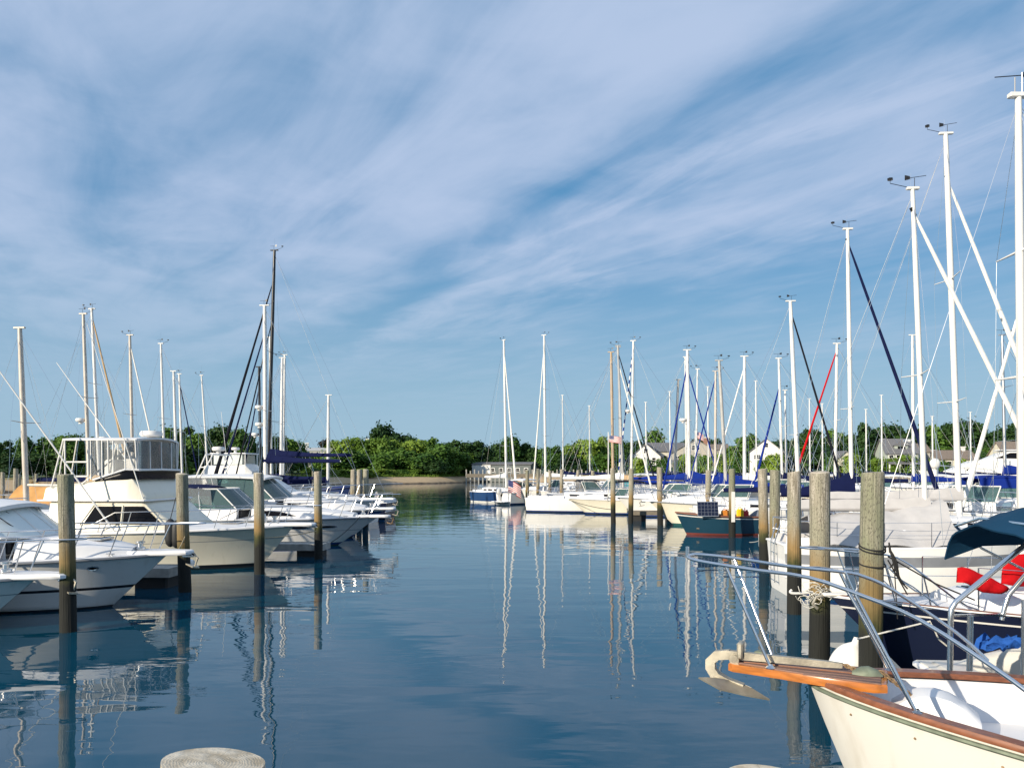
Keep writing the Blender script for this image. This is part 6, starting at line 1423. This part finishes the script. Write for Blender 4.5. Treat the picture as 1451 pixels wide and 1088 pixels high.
# far pair in the middle of the channel
sailboat('navy-hulled white-decked sailboat at the far end of the channel, white furled sail beside its mast', 717.5, 77, (714, 482), 1, 'far sailboats at the channel end', L=7., heading=-50, mast_w=.24, furl=(731, 'white_sail', .93, .12), hull='blue_gel', boot='white_paint', bottom='white_paint', zb=1.3, zs=1.05, B=2.1, cover='white_canvas', spread=(.28, .58), J=1.5)
sailboat('white sailboat at the far channel end with two long spreaders on its mast', 773, 84, (771, 475), -1, 'far sailboats at the channel end', L=9, heading=150, mast_w=.26, furl=(754, 'white_sail', .93, .10), cover='white_canvas', spread=(.33, .64), J=1.5)
# ---- motor boats
cruiser('small white cabin boat with a short pulpit beside the navy sailboat far down the channel', 731, 74, 170, 7, 2.7, 1.5, 1.15, GB, rail=(.5, .2), pulpit=.6, trunk=(.8, 2.8, 1.7, .4, 1.), ws=(2.9, 1.65, .5, 2.3, 4.2, 1.1, .95), rub='white_deck')
r, H = cruiser('small white boat stern-on with an American flag draped on its staff', 785, 78, 40, 6.5, 2.6, 1.3, 1.1, GB, rail=None, pulpit=None, ws=(3., 1.3, .5, 2.0, 4.4, 1.0, .9), hard=(2.8, 5, 2.3, 1.0, 'white_deck'))
flag(r, -3.2, -.6, 2.35, 1.25, 1.15, 1.5, along=(.75, -.66), droop=.55)
outboard(r, -3.3, .3, .95, 0, 1.1, 'white_paint')
r, H = cruiser('white express boat with a navy transom and an overhanging swim platform', 908, 64.5, 8, 7.6, 3.0, 1.45, 1.3, GB, top='navy_gel', band='white_paint', bandf=(.86, .96), rail=(.5, .2), pulpit=None, boot='white_paint', ws=(3.2, 1.6, .6, 2.3, 5, 1.25, 1.1, dict(gl='teal_glass')), canvas=(3.6, 5.2, 1.5, 2.3, 1.1, 'clear_vinyl'), hard=(3.6, 5.4, 2.35, 1.1, 'black_canvas'))
r, H = cruiser('cream skiff with a pointed bow and a dark bimini, across the open water', 804.5, 57.5, 176, 7.2, 2.6, 1.18, 1.02, GB, top='cream_gel', boot='stripe_blue', rail=None, pulpit=None, rub='white_deck', ws=(2.9, 1.25, .45, 1.85, 4.2, 1.05, .9, dict(gl='teal_glass')), hard=(3.2, 5.6, 2.35, 1.05, 'black_canvas'), trunk=(.7, 2.6, 1.4, .4, .95), p=2.0)
cruiser('boat under teal canvas behind the cream skiff', 803, 72, 174, 7.5, 2.8, 1.4, 1.2, GB, rail=(.5, .2), pulpit=.5, ws=(3., 1.5, .6, 2.3, 4.8, 1.2, 1.05), hard=(4.0, 6.0, 2.3, 1.1, 'teal_canvas'), canvas=(4.0, 5.8, 1.7, 2.3, 1.1, 'teal_canvas'))
cruiser('white cuddy boat between the cream skiff and raked white bow, by the floating dock', 873, 54.5, 172, 7.5, 2.8, 1.35, 1.1, GB, rail=(.5, .25), pulpit=.5, ws=(3., 1.6, .6, 2.25, 4.8, 1.15, 1.), trunk=(.8, 2.9, 1.6, .45, 1.05), hard=(4.6, 6.4, 2.5, 1.15, 'blue_canvas'))
cruiser('white cruiser with a sharply raked flared bow right beside the teal launch', 919, 45.3, 175, 8.4, 3., 1.42, 1.15, GB, top='cream_gel', boot='bottom_teal', bottom='bottom_teal', rake=1.45, rail=(.45, .25), pulpit=.4, ws=(3.2, 1.65, .7, 2.35, 5.4, 1.25, 1.05), trunk=(.9, 3.1, 1.7, .45, 1.1), p=2.1)
r, H = cruiser('long white express cruiser with black side windows behind the teal launch', 962, 50.5, 174, 10.5, 3.4, 1.7, 1.4, GB, rail=(.45, .25), pulpit=.4, ws=(4., 1.95, .9, 2.6, 7.2, 1.4, 1.2), trunk=(.9, 3.9, 2.1, .5, 1.25), side_glass=(.35, .95))
cruiser('white cruiser with a teal windshield behind the thick rope-tied piling', 1226, 36, 172, 8.4, 3.0, 1.6, 1.3, GB, rail=(.45, .25), pulpit=.5, ws=(3., 1.75, .7, 2.45, 5., 1.25, 1.05), trunk=(.9, 2.9, 1.8, .45, 1.1))
cruiser('white boat with a blue bimini on black poles, under the white masts', 1362, 36.5, 172, 8.6, 3.0, 1.6, 1.3, GB, rail=(.45, .25), pulpit=.5, ws=(3., 1.75, .7, 2.4, 5., 1.25, 1.05), hard=(3.6, 6.6, 2.85, 1.25, 'blue_canvas'), canvas=(4.4, 6.4, 2.2, 2.82, 1.25, 'blue_canvas'), trunk=(.9, 2.9, 1.8, .45, 1.1))
cruiser('white-topped boat with royal blue canvas behind the pale tarpaulin', 1276, 42, 172, 9.0, 3.1, 1.6, 1.3, GB, rail=(.45, .25), pulpit=.5, ws=(3.2, 1.75, .7, 2.5, 5.4, 1.3, 1.1), hard=(3.4, 6.2, 2.8, 1.2, 'blue_canvas'), canvas=(3.4, 5.9, 2.25, 2.78, 1.2, 'blue_canvas'), trunk=(.9, 3.1, 1.8, .45, 1.1))
cruiser('tan-hulled boat resting behind the white-boarded piling', 1043, 47.5, 172, 7.0, 2.6, 2.0, 1.75, GB, top='cream_gel', bottom='bottom_red', rail=None, pulpit=None, ws=(2.6, 2., .5, 2.5, 4.2, 1.05, .9))
for px, d, lab in ((1160, 62, 'white far cruiser under the small cream house'), (1236, 70, 'white far cruiser under the house with the columned porch'), (1295, 66, 'white far boat below the low cottage'), (1088, 66, 'white far cruiser below the white gabled house'), (940, 84, 'white far cruiser below the grand gable'), (852, 92, 'white far boat under the leafy belt beside the flagpole')):
    cruiser(lab, px, d, 174, 9, 3., 1.8, 1.5, 'far white cruisers', rail=(.45, .25), pulpit=.4, ws=(3., 1.9, .7, 2.6, 5., 1.25, 1.05), trunk=(.9, 2.9, 2.0, .45, 1.1), hard=(3.6, 6.6, 2.75, 1.25, 'white_deck'))
for px, top, d, hd_, lab in ((950, 555, 92, 170, 'far sailboat with a thin mast over the grand gabled house'), (1004, 548, 96, 172, 'far sailboat with a thin mast right of the grand gable'), (1072, 540, 88, 170, 'far sailboat with a thin mast by the white gabled house'), (1148, 565, 86, 172, 'far sailboat with a thin mast between the red and the dark furled sails'), (1166, 572, 92, 172, 'far sailboat with a short thin mast behind the red furled sail'), (1228, 580, 96, 172, 'far sailboat with a short thin mast left of the columned house'), (1250, 560, 90, 172, 'far sailboat whose thin mast stands before the columned house'), (1322, 590, 84, 172, 'far sailboat with a short thin mast by the low cottage'), (1376, 584, 98, 172, 'far sailboat with a short thin mast above the motor yacht'), (798, 560, 104, 165, 'far sailboat with a thin mast over the leafy belt'), (836, 575, 108, 165, 'far sailboat with a short thin mast left of the American flag'), (916, 570, 100, 170, 'far sailboat with a thin mast behind the white furled sail')):
    sailboat(lab, px, d, (px - 1, top), -1, 'far sailboats behind the slips', L=8.5, mast_w=.17, spread=(.5,), heading=hd_, rails=False, vane=False, zb=1.6, zs=1.3)
# American flag on a pole
r = empty('flag_mast', (wx(862, 59), 59, 0)); tag(r, 'American flag flying from a pole beside the wood-coloured mast', 'flag'); q = MB(); q.tube([(0, 0, .4), (0, 0, wz(612, 59))], .035, 'white_paint', 6); q.build('pole', r)
flag(r, .05, -.1, wz(617, 59), .95, .5, .3, along=(-.97, .2) if False else (.97, -.2), droop=.3)
r = empty('flag_mast', (wx(985, 120), 120, 0)); tag(r, 'small American flag on a tall pole above the grand gabled house', 'flag'); q = MB(); q.tube([(0, 0, 0), (0, 0, wz(610, 120))], .06, 'white_paint', 6); q.build('pole', r); flag(r, .05, -.1, wz(611, 120), 1.3, 1.0, .3, along=(.97, -.2), droop=.6)
# ---- teal launch
r = place('workboat', 957, 38.7, 3.9, 178, 'dark teal launch with a wooden rail, a solar panel and fuel cans aboard', 'boat', GB); H = Hull(3.9, 1.8, 1.12, .92, .55, transom=.72, draft=.4, p=2.0, q=.9, flare=.5, soft=True, wl=.85)
H.build('hull', r, 'teal_gel', 'bottom_red', 'bottom_red', 'white_paint', (.82, .87), n=24, boot_z=(.02, .10)); H.rubrail(r, 'teak_rail', .035); H.deck('foredeck', r, 'teak', .72, crown=.05)
q = MB()
for sg in (1, -1): q.sheet([[(H.x(t), sg * (H.b(t) - .02), H.z(t)), (H.x(t), sg * (H.b(t) - .18), H.z(t) + .01), (H.x(t), sg * (H.b(t) - .34), .42)] for t in (0, .2, .4, .6, .72)], 'teak', .025)
q.box(-1.8, 1., -.5, .5, .30, .36, 'dock_wood'); q.box(-1.0, -.6, -.6, .62, .62, .68, 'teak'); q.build('cockpit', r)
q = MB(); q.box(.2, 1.0, -.55, .55, .8, 1.42, 'white_deck', .06); q.build('cuddy', r)
o = MB(); o.box(-.48, .48, -.02, .02, -.33, .33, 'solar'); 
for k in range(1, 6): o.box(-.48 + k * .16 - .004, -.48 + k * .16 + .004, -.026, -.02, -.33, .33, 'alu')
for k in range(1, 4): o.box(-.48, .48, -.026, -.02, -.33 + k * .165 - .004, -.33 + k * .165 + .004, 'alu')
for a_ in ((-.5, .5, -.03, .03, -.36, -.33), (-.5, .5, -.03, .03, .33, .36), (-.5, -.48, -.03, .03, -.33, .33), (.48, .5, -.03, .03, -.33, .33)): o.box(*a_, 'alu')
o = o.build('solar_panel', None, (wx(1003, 37.7), 37.7, wz(721, 37.7)), smooth=0); o.rotation_euler = (math.radians(-12), 0, math.radians(-2)); tag(o, 'dark blue solar panel standing upright in the teal launch', 'solar panel')
def can(px, d, zb_, mname, lab, w=.26, h=.40, handle=True):
    q = MB(); q.box(-w / 2, w / 2, -.11, .11, 0, h * .82, mname, .04); q.box(-w / 2 + .04, w / 2 - .06, -.08, .08, h * .80, h * .86, mname, .015); q.tube([(-w * .28, 0, h * .84), (-w * .2, 0, h * .98), (w * .12, 0, h * .98), (w * .2, 0, h * .84)], .018, mname, 6); q.lathe([(.03, 0), (.03, .06), (.001, .065)], 'rubber', 10, (w * .33, 0, h * .82))
    o = q.build('fuel_can', None, (wx(px, d), d, zb_)); tag(o, lab, 'fuel can', 'fuel cans in the teal launch')
can(1026.5, 38.0, .84, 'plastic_orange', 'orange can next to the white-boarded piling in the teal launch', .30, .46); can(1032.5, 38.2, .84, 'plastic_orange', 'orange can half hidden by the white-boarded piling', .3, .44); can(1048.5, 37.9, .82, 'plastic_yellow', 'bright yellow can in the teal launch', .32, .55); can(1056, 38.1, .84, 'plastic_red', 'dark red can beside the bright yellow one', .3, .42)
ob = empty('outboard_motor', (wx(1061, 38.3), 38.3, .92), math.radians(-10)); tag(ob, 'grey outboard motor tilted up on the stern of the teal launch', 'outboard'); 
def outb(parent):
    o = outboard(parent, 0, 0, 0, math.radians(-50), 1.15, 'outboard', 'motor'); o.rotation_euler = (0, 0, PI)
outb(ob)
# small white bow poking out right of the outboard
# ---- dark blue dinghy on the left behind the cruisers, propped on a float
q = MB(); H = Hull(3.2, 1.4, .95, .62, .5, transom=.8, draft=.2, p=2.2, q=.8, flare=.5)
r = empty('dinghy', (wx(485, 51), 51, 1.35), math.radians(-6)); tag(r, 'dark blue dinghy stored on a rack beside the cluster of three pilings', 'dinghy'); H.build('hull', r, 'blue_hypalon', 'blue_hypalon', 'blue_hypalon', n=16); H.rubrail(r, 'blue_hypalon', .07); H.deck('thwart', r, 'blue_canvas', .3, .6)
q = MB()
for x in (-.9, .9): q.box(x - .06, x + .06, -.7, .7, -.30, -.16, 'dock_wood'); q.box(x - .06, x + .06, -.65, -.53, -1.0, -.30, 'dock_wood'); q.box(x - .06, x + .06, .53, .65, -1.0, -.30, 'dock_wood')
o = q.build('boat_rack', None, (wx(485, 51), 51, 1.35), math.radians(-6), smooth=0); tag(o, 'wooden rack holding the dark blue dinghy', 'rack')
# ---- big white motor yacht
r = place('motor_yacht', 1300, 112, 21, 172, 'large white motor yacht with raked dark windows and a radar mast, behind the white masts', 'yacht', GB); H = Hull(21, 5.2, 3.3, 2.2, 2.6, p=2.2); H.build('hull', r, 'white_gel', n=20); H.deck('foredeck', r, 'white_deck', .02)
s1 = [(-8.2, 2.2, 4.55, 2.2, 2.05), (1.0, 2.3, 4.6, 2.2, 2.), (3.5, 2.5, 4.5, 2.0, 1.7), (6.6, 2.8, 3.2, 1.4, 1.2)]; q = MB(); house_loft(q, s1, 'white_gel'); ho = q.build('deckhouse', r)
s2 = [(-7.4, 4.56, 5.9, 1.9, 1.75), (-1., 4.56, 5.95, 1.9, 1.65), (1.8, 4.56, 4.7, 1.7, 1.5)]; q = MB(); house_loft(q, s2, 'white_gel'); h2 = q.build('wheelhouse', r)
windows(ho, s1, [[(-7.5, 3.2), (-7.5, 4.2), (3., 4.2), (4.6, 3.4), (4.6, 3.2)]])
windows(h2, s2, [[(-6.9, 4.85), (-6.9, 5.7), (-3.1, 5.7), (-3.1, 4.85)]]); windows(h2, s2, [[(-2.8, 4.85), (-2.8, 5.7), (-1.0, 5.7), (.8, 4.95)]])
q = MB(); q.sheet([[(x, y, 6.05 + .1 * (1 - (y / 1.9) ** 2)) for y in (-1.9, -1, 0, 1, 1.9)] for x in (-8.0, -5, -2, -.4)], 'white_deck', .12); q.tube([(-4.5, 0, 6.1), (-5.6, 0, 8.0)], [.3, .12], 'white_gel', 8); q.tube([(-5.2, -1.1, 7.2), (-5.2, 1.1, 7.2)], .07, 'white_gel', 6); q.build('radar_mast', h2); radar(h2, -4.0, .5, 7.3, .5, post=.9); radar(h2, -5.6, 0, 8.1, .35)
bow_rail(H, r, .5, .3, h=.9, n_st=8, r=.03)
q = MB(); q.lathe([(.16, 0), (.16, 3.2), (.12, 3.3), (.26, 3.35), (.38, 3.55), (.38, 3.85), (.27, 4.05), (.12, 4.13), (.001, 4.15)], 'white_paint', 18); o = q.build('satellite_dome', None, (wx(1325, 62), 62, 0)); tag(o, 'white satellite dome on a stout post in front of the white motor yacht', 'antenna dome')

# ================================================================ floating docks
def dock(px0, px1, d, wdt, rz, lab, h=.45, mname='dock_wood', fl='float_black', Lm=None):
    X0, X1 = wx(px0, d), wx(px1, d); Lm = Lm or (X1 - X0); o = empty('floating_dock', ((X0 + X1) / 2, d, 0), math.radians(rz)); tag(o, lab, 'dock', 'floating docks')
    q = MB()
    n = max(3, int(Lm / .16))
    for i in range(n): x = -Lm / 2 + Lm * i / n; q.box(x, x + Lm / n - .012, -wdt / 2, wdt / 2, h - .05, h, mname)
    q.build('decking', o, smooth=0)
    q = MB(); q.box(-Lm / 2, Lm / 2, -wdt / 2 - .05, -wdt / 2, h - .22, h + .02, mname); q.box(-Lm / 2, Lm / 2, wdt / 2, wdt / 2 + .05, h - .22, h + .02, mname); q.box(Lm / 2, Lm / 2 + .05, -wdt / 2 - .05, wdt / 2 + .05, h - .22, h + .02, mname); q.build('fascia', o, smooth=0)
    for k in range(max(2, int(Lm / 2.2))):
        q = MB(); x = lerp(-Lm / 2 + .5, Lm / 2 - .5, k / max(1, int(Lm / 2.2) - 1)); q.box(x - .45, x + .45, -wdt / 2 + .05, wdt / 2 - .05, -.25, h - .055, fl, .05); q.build('float', o)
    return o
o = dock(20, 252, 21.3, .9, -3, 'low finger dock between the hardtop cruiser and the sportfishing boat', mname='dock_grey', h=.52)
q = MB(); q.lathe([(.001, -.14), (.10, -.12), (.14, 0), (.10, .12), (.001, .14)], 'vinyl_white', 14, (0, 0, 0), 'x'); b = q.build('dock_bumper', None, (wx(268, 21.1), 21.1, .62)); tag(b, 'white bumper at the tip of the finger dock by the piling with fenders', 'bumper')
dock(300, 462, 29.0, .9, -3, 'low finger dock in the shade between the sportfishing boat and the oval-port cruiser', mname='dock_grey')
dock(893, 965, 49.5, 1.2, -4, 'small weathered floating dock beside the rust-stained piling', mname='dock_wood', h=.6)
dock(1090, 1330, 27.2, 1.0, -5, 'finger dock hidden between the white sailboats', mname='dock_wood'); dock(1330, 1560, 15.2, 1.0, -3, 'finger dock between the navy sailboat and the covered white one', mname='dock_wood')
# mooring lines
def line(p0, p1, sag, lab, mname='rope_black', r=.013):
    q = MB(); a = Vector((wx(p0[0], p0[2]), p0[2], wz(p0[1], p0[2]))); b = Vector((wx(p1[0], p1[2]), p1[2], wz(p1[1], p1[2]))); m_ = (a + b) / 2 - Vector((0, 0, sag * 2)); q.tube(arc(a - a, m_ - a, b - a, 10), r, mname, 5); o = q.build('mooring_line', None, a); tag(o, lab, 'rope', 'mooring lines')
line((510, 732, 32.4), (451, 778, 28.6), .15, 'dark line from the oval-port cruiser bow down to the finger dock', r=.016)
line((448, 752, 26.0), (368, 762, 23.6), .05, 'pale line from the cream bow to the piling in front of it', 'rope_tan')
line((247, 786, 18.4), (262, 760, 20.1), .05, 'pale line from the hardtop cruiser pulpit to the piling', 'rope_tan')
line((806, 708, 57.4), (868, 722, 47.2), .1, 'dark line from the cream skiff to the piling at its stern', r=.02)
line((1062, 768, 33.), (1098, 752, 22.6), .1, 'pale line from the far stern to the green-headed piling', 'rope_white')
